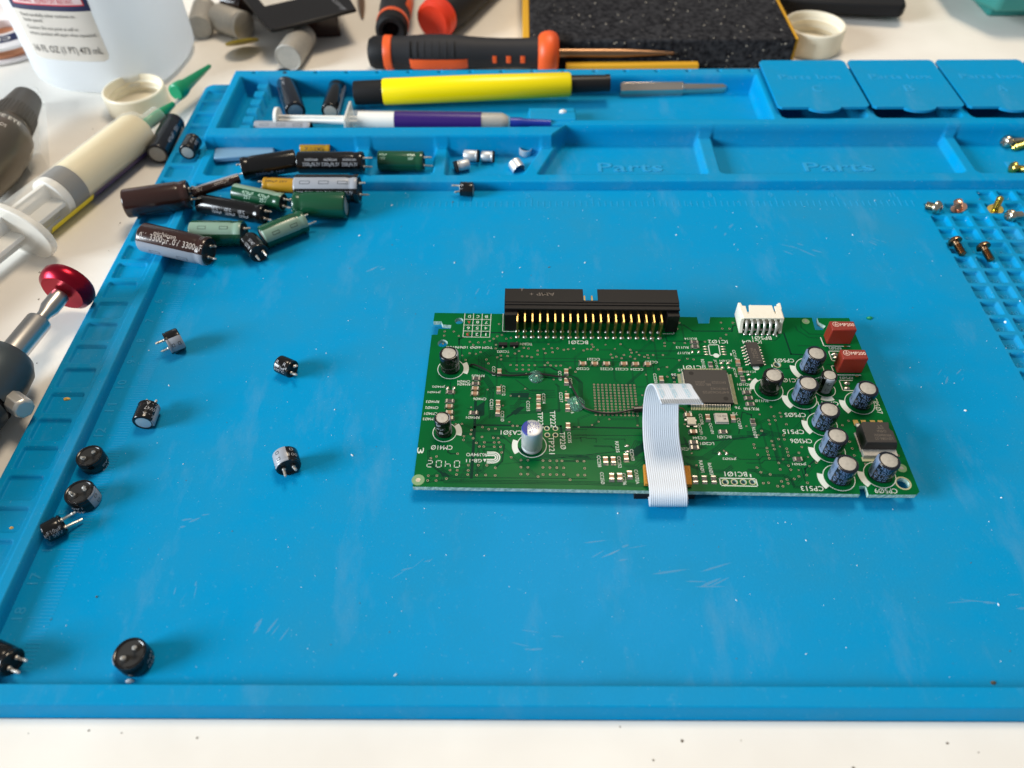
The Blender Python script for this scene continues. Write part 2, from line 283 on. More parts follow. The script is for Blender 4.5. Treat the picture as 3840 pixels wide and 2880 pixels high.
for i, ch in enumerate('CBAD'):
    x0 = 238.7+42.1*i
    lid = MB().prism([(x0+a, 52+b) for a, b in lidp], 12.2, 13.4).build('box_lid', 'blue', mat_root, at=(x0+20, 73, 12.8), bevel=.5)
    lt = MB().text('Parts box', (x0+20.5, 78.8), 29, 4.4, thick=.2, z=13.55).text(ch, (x0+21, 68), 4.2, 5.6, thick=.2, z=13.55).build('lettering', 'bluepale', lid, at=(x0+20, 73, 13.4)); kind(lt, 'stuff')
for t, x, y, w, h in (('Parts', 171.5, 25.2, 28, 6.6), ('Parts', 262, 25, 30, 6.6), ('Parts', 350, 25, 30, 6.6), ('Tools', 188, 58, 27, 7)): kind(MB().text(t, (x, y), w, h, thick=.3, z=.62).build('lettering', 'bluepale', mat_root, at=(x, y, .4)), 'stuff')
rk = MB()
for k in range(2, 195):
    ln = 6.6 if k % 10 == 0 else (5.1 if k % 5 == 0 else 3.9); rk.box(-ln, 0, -k-.13, -k+.13, -.02, .09, taper=.07)
for i in range(-24, 63):
    x = 128.3+2.54*i; rk.box(x-.15, x+.15, -2.2, 4.0 if i % 10 == 0 else 1.4, -.02, .1, taper=.08)
for k in range(1, 20): rk.text(str(k), (-9.3, -10*k+1.2), 1.7*len(str(k)), 3.0, 90, thick=.1, z=.09)
for j in range(3, 12): rk.text(str(j), (128.3+25.4*(j-5)-1.5, 5.4), 2.0, 3.0, thick=.1, z=.09)
for r in range(2, 15):
    for c in range(6): rk.text(str(8*(r-6)+31+c) if r > 3 else str(8*r-12+c), (GX+PX*c+3.0, GY-PY*r-4.0), 3.4, 2.3, thick=.12, z=-1.66)
kind(rk.build('ruler_marks', 'bluepale', mat_root, at=(100, -60, 0)), 'stuff')
db = MB()
for i in range(380):
    x, y = random.uniform(-10, 330), random.uniform(-196, 8)
    if 88 < x < 240 and -146 < y < -64: continue
    mi = 0 if random.random() < .8 else 1
    r = random.choice((.08, .1, .12, .16)) if random.random() < .9 else random.uniform(.2, .36)
    M = Matrix.Translation((x, y, 0)) @ Matrix.Rotation(random.uniform(0, 6), 4, 'Z')
    db.add(*(lambda b: (b.v, b.f))(MB().dome((0, 0, 0), r*random.uniform(.7, 2.2), r*.8, r*.9, 0, 6, 2)), mi, M)
kind(db.build('dust_specks', ['dust', 'dirt_slot_shade'], at=(120, -90, 0)), 'stuff')
sf = MB()
for cx_, cy_, ln, an, nn in ((150, -160, 14, 20, 7), (95, -166, 10, 30, 5), (172, -168, 22, 12, 6), (60, -184, 12, 60, 5), (232, -30, 16, -30, 6), (262, -24, 10, -40, 6), (205, -18, 12, 60, 5), (34, -172, 9, 80, 4), (250, -175, 20, 2, 5), (70, -40, 10, 40, 5), (110, -52, 8, 70, 4), (268, -95, 9, 50, 4), (30, -150, 8, 20, 4), (130, -186, 14, -10, 5)):
    for i in range(nn):
        a = math.radians(an+random.uniform(-14, 14)); x, y = cx_+random.uniform(-ln, ln)*.5, cy_+random.uniform(-3, 3); l = ln*random.uniform(.15, .5); w = random.uniform(.05, .4)
        dx, dy = math.cos(a)*l/2, math.sin(a)*l/2; px_, py_ = -math.sin(a)*w, math.cos(a)*w; z = .012+.0006*len(sf.f)
        sf.add([(x-dx, y-dy, z), (x-dx*.4+px_, y-dy*.4+py_, z), (x+dx*.5+px_*.7, y+dy*.5+py_*.7, z), (x+dx, y+dy, z), (x+dx*.4-px_*.8, y+dy*.4-py_*.8, z), (x-dx*.5-px_, y-dy*.5-py_, z)], [(0, 5, 4, 3, 2, 1)])
kind(sf.build('scuff_marks', 'scuff', mat_root, at=(140, -110, 0)), 'stuff')
def crumb(name, p, r, m, label, sx=1.4, n=9):
    b = MB(); b.dome((p[0], p[1], p[2]), r*sx, r, r*.9, 0, n, 3); b.v = [(x+random.uniform(-.2, .2)*r, y+random.uniform(-.2, .2)*r, z) for x, y, z in b.v]
    return tag(b.build(name, m, at=p), label, 'crumb')
crumb('crumb', (-23.61, -106.70, 1.70), .75, 'crumb', 'yellow crumb in a cell of the left edge strip beside the metal pump button', 1.6)
crumb('crumb', (-21.20, -154.15, 1.70), .45, 'crumb', 'smaller yellow crumb in the edge strip cell left of the ruler numeral')
crumb('green_crumb', (247.79, -68.13, 0.00), .8, 'pgreen', 'green plastic crumb on the mat right of the red capacitors', 1.5)
crumb('white_crumb', (143.22, 60.79, 6.40), 1.3, 'dust', 'white smear of dried paste on the raised tool rest in the tray', 1.3)
crumb('white_crumb', (296.44, -68.81, -1.40), .6, 'dust', 'white crumb sitting in a screw cell right of the circuit board')
crumb('white_crumb', (265.83, -110.15, 0.00), .4, 'dust', 'pale grain on bare mat below the screw cells', 1.3)
crumb('black_crumb', (240.13, -196.13, 0.00), .5, 'dirt_slot_shade', 'black grain lying against the front lip of the mat')
crumb('white_crumb', (25.96, -196.47, 0.00), .55, 'dust', 'white flake against the front lip below the upright capacitor', 2)
# ------------------------------------------------------------------ circuit board
BA = (165.0, -107.0, 5.0); ZB = 5.0; BR = -0.85
board = tag(empty('circuit_board', BA), 'green circuit board with black pin header, white ribbon and rows of capacitors', 'circuit board')
outline = [(92.25, -142.30), (93.21, -80.95), (95.16, -80.76), (95.31, -78.00), (99.53, -78.00), (99.61, -76.28), (96.64, -75.99), (96.04, -74.41), (93.31, -74.41), (93.44, -70.13),
 (185.00, -72.49), (185.02, -75.56), (188.80, -75.57), (189.59, -72.49), (224.74, -72.81), (224.40, -78.81), (226.93, -78.81), (228.43, -76.90), (226.50, -75.05), (226.62, -72.98), (237.56, -73.00),
 (237.86, -143.88), (236.56, -144.87), (222.99, -144.89), (223.06, -141.98), (221.12, -141.98), (220.63, -144.75)]
holes = [((102.25, -74.22), 1.5), ((97.22, -84.94), 1.7), ((234.10, -141.01), 1.8), ((207.89, -94.78), 1.0)]
pads = [((131.61, -121.12), .62), ((134.25, -121.18), .62), ((131.68, -123.61), .62), ((134.17, -123.64), .62), ((182.86, -140.62), .75), ((185.49, -140.62), .75), ((188.10, -140.62), .75), ((190.72, -140.62), .75)]
def circ(c, r, n=16): return [(c[0]+r*math.cos(2*math.pi*i/n), c[1]+r*math.sin(2*math.pi*i/n)) for i in range(n)]
cu = bpy.data.curves.new('b', 'CURVE'); cu.dimensions = '2D'; cu.fill_mode = 'BOTH'; cu.extrude = .8*K
for poly in [outline]+[circ(c, r) for c, r in holes+pads]:
    s = cu.splines.new('POLY'); s.points.add(len(poly)-1); s.use_cyclic_u = True
    for p, q in zip(s.points, poly): p.co = ((q[0]-BA[0])*K, (q[1]-BA[1])*K, 0, 1)
tmp = bpy.data.objects.new('b', cu); bm_ = bpy.data.meshes.new_from_object(tmp); bpy.data.objects.remove(tmp); bm_.materials.clear(); bm_.materials.append(MT['mask']); bm_.materials.append(MT['fibre'])
for p in bm_.polygons: p.material_index = 0 if abs(p.normal.z) > .5 else 1; p.use_smooth = False
lam = link('board_laminate', bm_, board); lam.location = (0, 0, -.8*K)
def ring(b, c, r0, r1, z, mi=0, a0=0, a1=360, n=20):
    b.lathe([(r1, z), (r0, z)], n, mi, Matrix.Translation((c[0], c[1], 0)), a0, a1, False, False)
    return b
def disc(b, c, r, z, mi=0, n=12): return b.add([(c[0]+r*math.cos(2*math.pi*i/n), c[1]+r*math.sin(2*math.pi*i/n), z) for i in range(n)], [tuple(range(n))], mi)
def ribbon2d(b, pts, w, z, mi=0):
    for (x0, y0), (x1, y1) in zip(pts, pts[1:]):
        dx, dy = x1-x0, y1-y0; l = math.hypot(dx, dy) or 1; nx, ny = -dy/l*w/2, dx/l*w/2; ex, ey = dx/l*w/2, dy/l*w/2
        b.add([(x0-ex+nx, y0-ey+ny, z), (x0-ex-nx, y0-ey-ny, z), (x1+ex-nx, y1+ey-ny, z), (x1+ex+nx, y1+ey+ny, z)], [(0, 1, 2, 3)], mi)
def off(pts, dx, dy): return [(x+dx, y+dy) for x, y in pts]
# copper gaps seen through the solder mask
tr = MB(); zt = ZB+.02
def tl(pts, w=.19, n=1, dx=0.0, dy=0.0):
    global zt
    for i in range(n): zt += .00005; ribbon2d(tr, off(pts, dx*i, dy*i), w, zt)
tl([(109.82, -98.30), (109.57, -90.98), (114.54, -86.93), (114.75, -82.99)], .17, 5, .5, -.35)
tl([(116.02, -90.03), (117.31, -91.64), (144.90, -92.16), (163.97, -92.56)]); tl([(116.90, -92.51), (118.03, -93.15), (144.82, -93.41), (164.70, -93.58), (167.22, -94.63), (167.19, -98.53)])
tl([(102.82, -85.54), (102.69, -82.97), (103.95, -82.17), (111.22, -79.97), (118.44, -79.98)], .55); tl([(100.94, -102.30), (101.13, -105.52), (102.38, -108.68)], .2); tl([(103.67, -85.35), (104.12, -94.57)], .2)
tl([(166.02, -91.69), (174.36, -92.00), (176.06, -92.83)]); tl([(160.35, -88.07), (178.77, -88.48)]); tl([(160.71, -88.73), (178.69, -89.02)])
tl([(176.74, -76.20), (179.90, -76.41), (182.53, -79.27), (195.90, -79.37), (196.65, -76.85), (197.74, -76.44)], .4); tl([(172.74, -81.47), (173.01, -83.86), (185.36, -84.19)], .16, 2, .25, -.35)
tl([(168.50, -96.68), (170.00, -95.76), (171.66, -95.76)]); tl([(171.31, -98.53), (172.23, -97.79), (176.72, -93.14), (177.59, -90.86), (184.91, -90.60)], .15, 2, .45, -.3)
tl([(139.77, -120.56), (160.97, -121.08)], .55); tl([(139.62, -123.70), (160.68, -123.86)]); tl([(139.57, -124.82), (141.88, -124.82), (141.82, -125.93)]); tl([(143.41, -124.89), (146.48, -124.98), (146.39, -126.41)]); tl([(148.77, -125.14), (155.16, -125.20), (155.14, -126.09)])
tl([(139.28, -131.02), (160.37, -131.57)], .17, 4, 0, -.55); tl([(145.67, -127.60), (150.87, -127.79), (151.69, -128.60)], .17, 2, 0, -.35)
tl([(155.98, -130.15), (158.18, -125.77), (160.68, -126.24)], .18, 3, .4, -.5); tl([(153.81, -134.73), (157.04, -134.73), (160.35, -131.69)], .18, 4, .5, -.5)
tl([(172.41, -131.56), (177.68, -131.56), (182.24, -128.28), (186.78, -124.11), (190.66, -123.85)], .18, 4, .42, -.42); tl([(190.66, -123.85), (196.28, -124.17)], .18, 2, 0, -.5)
tl([(181.38, -128.90), (180.87, -130.45), (186.60, -130.75), (188.51, -132.59), (194.54, -132.65)]); tl([(172.34, -133.81), (177.18, -136.36), (183.33, -136.51), (185.63, -134.71)], .18, 3, .2, -.5)
tl([(172.94, -124.18), (173.47, -127.66), (179.02, -127.81)], .17, 3, .3, -.4); tl([(190.01, -123.21), (192.66, -114.67), (195.35, -115.67), (195.09, -117.67)], .25)
tl([(192.61, -122.25), (195.44, -122.25), (197.12, -120.95), (199.42, -122.25), (203.48, -123.08)], .18, 4, 0, -.5); tl([(190.61, -132.59), (194.34, -132.65), (195.42, -131.67), (204.74, -131.91)]); tl([(190.35, -133.95), (194.82, -133.95), (195.90, -132.95), (204.47, -133.07)])
tl([(205.99, -135.60), (206.02, -140.02), (206.36, -140.84)]); tl([(206.77, -137.97), (206.99, -136.04), (211.40, -132.27)], .45); tl([(189.80, -136.80), (192.09, -137.03), (193.86, -138.63), (199.96, -138.74), (201.87, -140.03), (202.24, -142.63), (212.79, -143.02)], .18, 3, .25, .35)
tl([(212.27, -104.30), (210.07, -118.00), (209.49, -122.57)], .2, 2, .6, 0); tl([(213.66, -114.00), (213.68, -116.01)], .6)
tl([(95.82, -140.99), (100.67, -140.17), (104.06, -139.08), (142.77, -139.49)], .18, 1); tl([(101.21, -140.93), (142.66, -141.47), (160.20, -142.24)], .18, 3, 0, .5); tl([(100.42, -140.11), (100.54, -138.05), (96.01, -134.01), (95.67, -129.56), (97.37, -128.47)], .18, 2, .5, -.1)
tl([(103.54, -138.64), (96.91, -132.64)], .18, 3, -.5, -.25); tl([(109.90, -119.81), (135.92, -120.24), (136.08, -122.90)], .6); tl([(109.30, -110.56), (109.41, -120.63), (109.12, -139.08)], .85); tl([(111.90, -121.28), (143.82, -121.44)], .18, 1)
tl([(105.10, -122.84), (108.33, -122.84), (109.07, -121.77), (117.36, -121.93), (122.80, -122.26)], .18, 2, 0, -.55); tl([(114.70, -124.51), (114.81, -123.71), (117.91, -123.87), (122.54, -128.77), (125.32, -130.78), (143.26, -131.15)], .18, 4, .35, -.4)
tl([(111.09, -127.99), (112.28, -129.40), (116.46, -129.40), (117.46, -128.15)]); tl([(112.57, -126.42), (115.51, -126.48)]); tl([(112.36, -127.93), (115.55, -128.05)]); tl([(117.05, -126.42), (118.72, -127.36), (118.16, -133.39), (116.20, -135.66)], .18, 2, -.25, .1)
tl([(101.47, -128.93), (101.67, -130.18), (102.59, -130.80), (104.61, -130.67)], .18, 2, .2, .2); tl([(143.70, -123.54), (139.78, -123.70)]); tl([(141.96, -126.09), (141.78, -124.66), (143.64, -124.50)])
tl([(119.82, -106.41), (125.49, -106.41), (127.39, -105.53), (134.40, -105.89)], .17, 5, .1, -.75); tl([(121.96, -101.23), (126.57, -105.89), (130.89, -105.89)]); tl([(118.64, -97.20), (120.03, -98.30), (136.56, -98.50)], .17, 2, .15, -.4)
tl([(113.88, -117.20), (113.08, -106.94), (113.57, -104.81), (110.68, -99.40)], .17, 5, .45, .05); tl([(120.13, -112.14), (121.46, -112.14), (123.33, -109.04), (127.08, -109.04)], .17, 4, .15, -.6); tl([(128.89, -95.72), (132.78, -95.54), (134.40, -96.84), (140.88, -100.15), (142.42, -102.33), (142.09, -108.70)], .17, 4, .38, -.1)
tl([(135.73, -114.52), (135.95, -104.11), (135.04, -103.04)], .17, 2, -.4, 0); tl([(109.57, -114.18), (112.13, -111.46), (112.23, -105.52)], .17); tl([(106.88, -113.16), (107.82, -113.50), (108.52, -114.52)]); tl([(118.86, -117.20), (121.21, -115.53), (135.73, -114.52)], .17, 3, .3, .45)
tl([(213.35, -80.33), (213.54, -90.06), (217.24, -90.37)], .5); tl([(218.03, -76.89), (218.22, -79.12), (221.44, -82.42), (225.34, -82.74)]); tl([(220.55, -74.21), (219.91, -77.50), (221.85, -80.74), (226.38, -80.95)]); tl([(216.83, -86.20), (223.55, -86.44)]); tl([(207.19, -83.71), (209.74, -83.71), (211.94, -81.53)])
tl([(208.29, -96.72), (211.08, -96.53), (216.55, -90.90)]); tl([(193.91, -115.54), (195.15, -115.88), (195.15, -117.21)]); tl([(223.84, -95.06), (224.49, -94.69), (225.82, -94.87)]); tl([(221.79, -109.08), (233.28, -109.77)], .2)
for q in ([(109.64, -112.48), (112.10, -110.42), (112.26, -115.87), (109.55, -117.20)], [(120.36, -106.94), (126.29, -106.77), (126.01, -108.87), (120.91, -108.69)], [(120.42, -115.03), (123.32, -112.49), (124.91, -112.66), (122.00, -115.87)], [(172.29, -99.44), (173.53, -98.35), (174.65, -100.18), (172.91, -103.06)], [(196.43, -123.69), (197.40, -122.73), (198.57, -123.85)], [(99.71, -136.86), (102.00, -137.75), (103.06, -138.94), (100.57, -138.64)], [(122.54, -128.14), (125.33, -129.86), (125.07, -130.78), (122.80, -129.24)], [(156.01, -129.84), (160.66, -126.40), (160.58, -129.53), (157.84, -131.69)]):
    zt += .00005; tr.add([(x, y, zt) for x, y in q], [(0, 1, 2, 3)])
kind(tr.build('copper_gap', 'bare', board, at=BA), 'stuff')
# vias and plated rings
vi = MB(); keep = []
def via(c, r=.36):
    keep.append(c); disc(vi, c, r+.16, ZB+.030, 2, 10); disc(vi, c, r, ZB+.036, 0, 10); disc(vi, c, r*.68, ZB+.042, 1, 8)
bga0, bga1, bga2 = (147.22, -103.41), (160.14, -103.70), (147.03, -115.80)
for i in range(11):
    for j in range(12): via((bga0[0]+(bga1[0]-bga0[0])*i/10+(bga2[0]-bga0[0])*j/11, bga0[1]+(bga1[1]-bga0[1])*i/10+(bga2[1]-bga0[1])*j/11), .33)
for c in ((123.63, -132.93), (125.68, -132.99), (123.62, -135.50), (125.66, -135.56), (123.59, -137.95), (125.60, -137.97), (130.19, -133.14), (132.25, -133.20), (134.27, -133.23), (135.83, -133.23), (130.14, -135.59), (132.18, -135.65), (134.19, -135.67), (136.23, -135.73), (130.09, -138.09), (132.19, -138.09), (134.12, -138.11), (136.14, -138.14), (140.33, -133.32), (142.33, -133.35), (142.39, -135.85), (140.28, -138.26), (142.30, -138.29),
 (108.07, -134.76), (111.02, -134.79), (113.52, -134.82), (116.08, -135.72), (102.75, -136.56), (104.87, -136.62), (108.10, -136.65), (104.75, -138.11), (108.04, -138.13), (110.64, -138.31), (113.29, -138.28), (116.08, -138.42), (96.49, -138.53), (99.01, -138.53), (96.44, -140.17), (98.91, -140.23), (101.87, -139.52), (128.62, -138.83), (137.91, -139.90), (110.15, -126.64), (112.57, -126.42), (115.56, -126.48), (117.00, -126.42), (111.09, -127.99), (112.44, -127.99), (115.62, -128.08), (117.46, -128.12), (117.87, -130.17), (120.71, -131.95), (104.68, -130.64), (106.25, -124.13), (106.21, -125.53), (108.30, -123.32), (109.09, -124.89), (111.79, -124.41), (115.25, -124.70), (116.69, -124.86), (120.14, -123.87), (108.42, -121.77), (113.77, -121.45), (115.79, -121.28), (111.80, -120.63), (121.16, -120.17), (122.53, -120.17), (105.40, -119.39), (103.56, -119.52), (96.81, -132.27), (98.45, -131.63),
 (144.74, -88.36), (145.99, -87.74), (147.29, -87.86), (148.09, -86.70), (149.39, -88.06), (147.65, -85.60), (157.33, -85.42), (153.69, -90.22), (154.07, -91.71), (155.43, -91.18), (157.11, -91.87), (158.02, -90.42), (160.35, -88.07), (160.65, -89.39), (160.06, -91.15), (161.50, -92.14), (163.07, -90.46), (164.75, -91.23), (165.87, -90.47), (166.01, -91.76), (167.70, -90.47), (170.98, -90.47), (172.17, -84.92), (172.08, -86.30), (175.44, -84.93), (179.05, -84.93), (176.06, -92.83), (178.86, -92.16), (180.86, -92.46), (168.76, -96.83), (171.64, -95.87), (171.20, -100.06), (173.24, -100.54), (173.22, -102.35), (177.33, -78.25), (178.46, -75.30), (192.87, -75.24), (196.93, -75.33), (192.80, -78.15), (195.25, -78.20), (193.60, -81.02), (191.43, -82.77), (185.89, -84.39),
 (204.35, -115.07), (204.37, -116.51), (202.23, -116.41), (200.26, -117.94), (202.29, -117.94), (200.23, -119.42), (202.07, -112.64), (205.31, -119.51), (197.23, -122.05), (203.52, -123.69), (201.68, -125.19), (203.42, -125.25), (199.48, -125.92), (199.50, -127.49), (199.57, -128.89), (193.81, -127.18), (193.76, -128.43), (197.46, -128.52), (197.34, -129.82), (197.35, -131.06), (197.37, -132.28), (194.18, -131.00), (203.34, -128.74), (203.29, -129.98), (203.27, -131.27), (207.95, -128.14), (206.59, -130.25), (199.80, -133.95), (193.05, -135.60), (202.43, -134.94), (199.72, -136.20), (202.80, -136.34), (193.85, -137.21), (196.40, -137.98), (199.18, -140.41), (200.90, -139.79), (200.89, -141.10), (203.08, -139.56), (204.59, -138.68), (207.00, -138.21), (206.54, -140.89), (193.78, -140.99), (195.34, -140.90), (197.71, -142.06), (199.21, -142.11), (210.89, -133.79), (222.89, -128.67), (222.80, -131.20), (222.85, -126.13), (222.40, -119.91), (224.77, -118.17), (225.22, -134.29), (235.82, -131.28),
 (97.58, -79.34), (100.69, -79.43), (97.51, -81.36), (102.53, -81.49), (106.42, -84.32), (107.62, -85.74), (109.29, -84.57), (111.35, -84.49), (113.13, -83.86), (114.46, -82.87), (115.64, -81.67), (117.24, -81.07), (118.76, -82.87), (120.34, -82.40), (115.31, -85.68), (115.26, -87.40), (116.18, -75.81), (106.55, -89.56), (108.68, -89.87), (110.21, -89.06), (124.71, -87.17), (126.24, -87.41), (123.06, -88.61), (121.71, -89.73), (129.34, -88.42), (131.42, -87.65), (131.91, -89.58), (129.25, -90.20), (134.12, -87.26), (135.99, -87.38), (134.29, -89.16), (138.12, -88.05), (139.57, -87.81), (141.48, -87.55), (124.13, -90.99), (125.79, -91.00), (127.30, -91.38), (117.01, -90.68), (115.82, -91.44), (117.10, -92.36), (119.27, -90.84), (112.25, -92.43), (112.97, -94.21), (105.37, -92.61), (120.28, -94.89), (122.31, -94.97), (124.31, -94.97), (126.31, -95.01), (128.29, -95.01), (122.31, -96.83), (124.31, -96.90), (126.30, -96.94), (132.54, -93.89), (131.60, -94.97), (133.48, -95.05), (135.28, -95.24), (136.82, -95.13), (139.83, -96.10), (141.54, -97.88)): via(c)
rng = random.Random(3)
for k in range(900):
    if len(keep) > 430: break
    c = (rng.uniform(97, 178), rng.uniform(-121, -83)) if k % 3 else (rng.uniform(150, 232), rng.uniform(-141, -113))
    if c[0] > 139 and -116 < c[1] < -97 and c[0] < 160: continue
    if any((c[0]-q[0])**2+(c[1]-q[1])**2 < 2.2 for q in keep): continue
    via(c, .28)
nb = [(a, b_) for a in keep for b_ in keep if 3 < math.hypot(a[0]-b_[0], a[1]-b_[1]) < 16]; rng.shuffle(nb); rt = MB(); zr = ZB+.012
for a, b_ in nb[:190]:
    dx, dy = b_[0]-a[0], b_[1]-a[1]; k = min(abs(dx), abs(dy))*rng.choice((1, 1, .5)); sx, sy = math.copysign(1, dx), math.copysign(1, dy)
    if 144 < a[0] < 161 and -116 < a[1] < -97: continue
    m1 = (b_[0]-sx*k, a[1]) if abs(dx) >= abs(dy) else (a[0], b_[1]-sy*k); pts = [a, m1, b_] if abs(abs(dx)-k) < 40 else [a, b_]
    zr += .00003
    for o_ in (-.26, .26): ribbon2d(rt, [(x-o_*sx*.6, y+o_*sy*.8) for x, y in pts], .11, zr)
kind(rt.build('copper_track', 'bare', board, at=BA), 'stuff')
for c, r in pads: ring(vi, c, r, r+.26, ZB+.038, 0)
for c, r in holes[3:]: ring(vi, c, r, r+.3, ZB+.038, 0)
kind(vi.build('via', ['ring', 'hole', 'bare'], board, at=BA), 'stuff')
for c, r in (((93.64, -139.97), 1.9), ((222.19, -74.63), 1.3), ((235.33, -135.73), 1.5)): fd = MB(); disc(fd, c, r, ZB+.034, 1, 20); disc(fd, c, r*.38, ZB+.04, 0, 14); fd.build('fiducial_mark', ['solder', 'fidu'], board, at=(*c, ZB))
fd = MB(); ring(fd, holes[2][0], 1.85, 2.3, ZB+.036); fd.build('hole_ring', 'ring', board, at=(*holes[2][0], ZB))
# silkscreen print
sk = MB(); zs = ZB+.05
def T(t, c, size='s', rot=180, n=None):
    adv, h = {'s': (.88, 1.05), 'm': (1.04, 1.05), 'l': (1.38, 1.65)}[size]
    sk.text(t.replace('0', 'Ø'), c, adv*len(t)*.94 if t != '1' else .4, h, rot+BR, z=zs)
for a in (('BC201', (143.15, -84.61), 'l'), ('TGM 600 1069616C', (106.36, -86.92), 'm'), ('TC201', (125.49, -85.37)), ('TC202', (117.75, -88.87)), ('RM405', (109.73, -99.65)), ('CM404', (105.16, -102.05)), ('RM404', (105.22, -103.27)), ('JM402', (97.16, -104.16)), ('JM401', (95.96, -106.47)), ('RM403', (95.67, -110.52)), ('CM402', (95.63, -112.96)), ('CM401', (95.49, -115.36)), ('CM403', (95.26, -117.47)), ('CM406', (110.60, -109.38)), ('RM401', (108.67, -116.87)),
 ('CC221', (147.85, -92.35)), ('CC225', (166.78, -93.66)), ('CC220', (144.01, -96.59)), ('CC222', (151.80, -96.67)), ('CC223', (156.77, -96.75)), ('CC224', (161.67, -96.86)), ('RU114', (181.27, -82.96)), ('RU113', (177.85, -87.01)), ('RU117', (177.92, -89.56)), ('IC102', (190.22, -84.36), 'l'), ('IC101', (180.19, -95.99), 'l'), ('IC104', (201.62, -84.49), 'l'), ('25', (175.82, -97.24)), ('26', (173.41, -99.23)), ('JC101', (191.44, -92.96)), ('JC108', (198.33, -97.82)), ('RD101', (195.33, -103.43)), ('RU111', (195.24, -105.32)), ('RU116', (195.48, -113.42)), ('76', (191.54, -112.94)), ('75', (190.30, -115.37)), ('51', (176.08, -114.87)), ('1', (191.83, -99.57)), ('1', (193.61, -90.19)), ('BP501', (205.36, -82.63), 'l'), ('1', (210.51, -81.53)), ('CP503', (210.64, -92.98), 'l'), ('1', (206.12, -95.30)), ('CC101', (210.73, -101.65), 'l'), ('RU110', (199.59, -110.21)), ('RU112', (196.01, -113.52)), ('CP505', (208.88, -115.88), 'l'), ('RP502', (228.78, -87.46)), ('RP503', (228.91, -100.65)), ('CP511', (220.27, -111.31), 'l'), ('CP515', (206.78, -122.41), 'l'), ('CM306', (208.31, -125.91), 'l'), ('CP513', (207.44, -142.85), 'l'), ('CP509', (228.31, -143.63), 'l'), ('JM301', (205.76, -134.25)), ('JM302', (185.56, -132.35)), ('CC244', (177.85, -124.75)), ('LC201', (179.81, -126.87)), ('LC202', (172.53, -128.91)), ('RC101', (185.46, -124.33)), ('BC101', (186.41, -137.90), 'l'), ('1', (190.61, -138.42)), ('CM410', (99.78, -128.37), 'l'), ('CA301', (120.73, -122.74), 'l')): T(*a)
for a in (('CC213', (114.77, -97.56)), ('CC219', (136.38, -99.60)), ('CC218', (139.73, -102.68)), ('CC212', (118.14, -105.95)), ('CC217', (136.41, -108.70)), ('CC211', (114.40, -111.53)), ('CC214', (130.90, -109.22)), ('CC215', (125.93, -112.28)), ('CC216', (139.74, -113.17)), ('CC210', (117.88, -116.34)), ('TP223', (129.72, -118.00), 'l'), ('TP222', (133.58, -117.50), 'l'), ('TP221', (132.91, -127.51), 'l'), ('TP220', (136.31, -125.78), 'l'), ('CC235', (138.40, -124.57)), ('RD102', (183.75, -94.46)), ('JC102', (187.87, -94.65)), ('CC114', (194.82, -90.31)), ('JC109', (193.37, -98.18)), ('CC226', (167.26, -100.72)), ('CC104', (179.48, -117.51)), ('QC201', (178.56, -121.28)), ('QC101', (181.97, -121.11)), ('CC103', (190.98, -119.15)), ('RU109', (194.98, -122.73)), ('RF235', (152.62, -128.13)), ('CC240', (156.82, -131.08)), ('CC238', (146.80, -133.37)), ('CC252', (152.78, -133.67)), ('CC250', (147.33, -139.34)), ('CC236', (153.69, -139.63)), ('CA302A', (157.43, -138.83)), ('RA301', (176.87, -135.17)), ('RA303', (179.33, -136.06)), ('CP507', (235.33, -112.17), 'l')): T(a[0], a[1], a[2] if len(a) > 2 else 's', -88)
sk.text('3', (93.45, -129.50), 2.2, 2.0, -90, z=zs)
for i, (ch, c) in enumerate((('D', (105.76, -72.01)), ('C', (108.77, -72.10)), ('B', (111.64, -72.19)), ('A', (105.74, -74.85)), ('8', (108.72, -74.85)), ('7', (111.71, -74.98)), ('6', (105.62, -77.73)), ('5', (108.68, -77.81)), ('4', (111.68, -77.82)), ('3', (105.55, -80.69)), ('2', (108.64, -80.78)), ('1', (111.73, -80.86)))):
    sk.text(ch, c, 1.0 if ch != '1' else .35, 1.3, 180, 1 if ch in 'A3' else 0, z=zs)
g0, g1, g2, g3 = (104.13, -70.57), (113.31, -70.76), (113.06, -82.19), (103.94, -81.97)
lerp = lambda a, b, f: (a[0]+(b[0]-a[0])*f, a[1]+(b[1]-a[1])*f)
for f in (0, 1/3, 2/3, 1): ribbon2d(sk, [lerp(g0, g1, f), lerp(g3, g2, f)], .18, zs); 
for f in (.25, .5, .75, 1): ribbon2d(sk, [lerp(g0, g3, f), lerp(g1, g2, f)], .18, zs+.001)
ribbon2d(sk, [(117.51, -70.68), (117.45, -79.37), (122.20, -79.46)], .2, zs); ribbon2d(sk, [(172.19, -80.59), (175.91, -80.67), (175.97, -77.64)], .2, zs)
ribbon2d(sk, [(186.74, -85.85), (190.21, -85.77), (189.99, -90.72), (186.59, -90.60), (186.74, -85.85)], .28, zs); disc(sk, (188.62, -90.72), 1.0, zs+.001); disc(sk, (200.70, -96.15), 1.1, zs)
ribbon2d(sk, [(181.37, -139.31), (191.87, -139.51), (191.95, -142.12), (181.43, -141.84), (181.37, -139.31)], .3, zs)
for q in ([(225.27, -82.46), (225.39, -86.40), (233.95, -86.57)], [(230.80, -88.81), (226.28, -88.73), (226.32, -93.00), (227.66, -93.19)], [(227.05, -95.43), (225.42, -95.36), (225.60, -99.30), (233.89, -99.42)], [(230.51, -101.73), (226.33, -101.66), (226.39, -105.86), (229.57, -106.01)]): ribbon2d(sk, q, .3, zs)
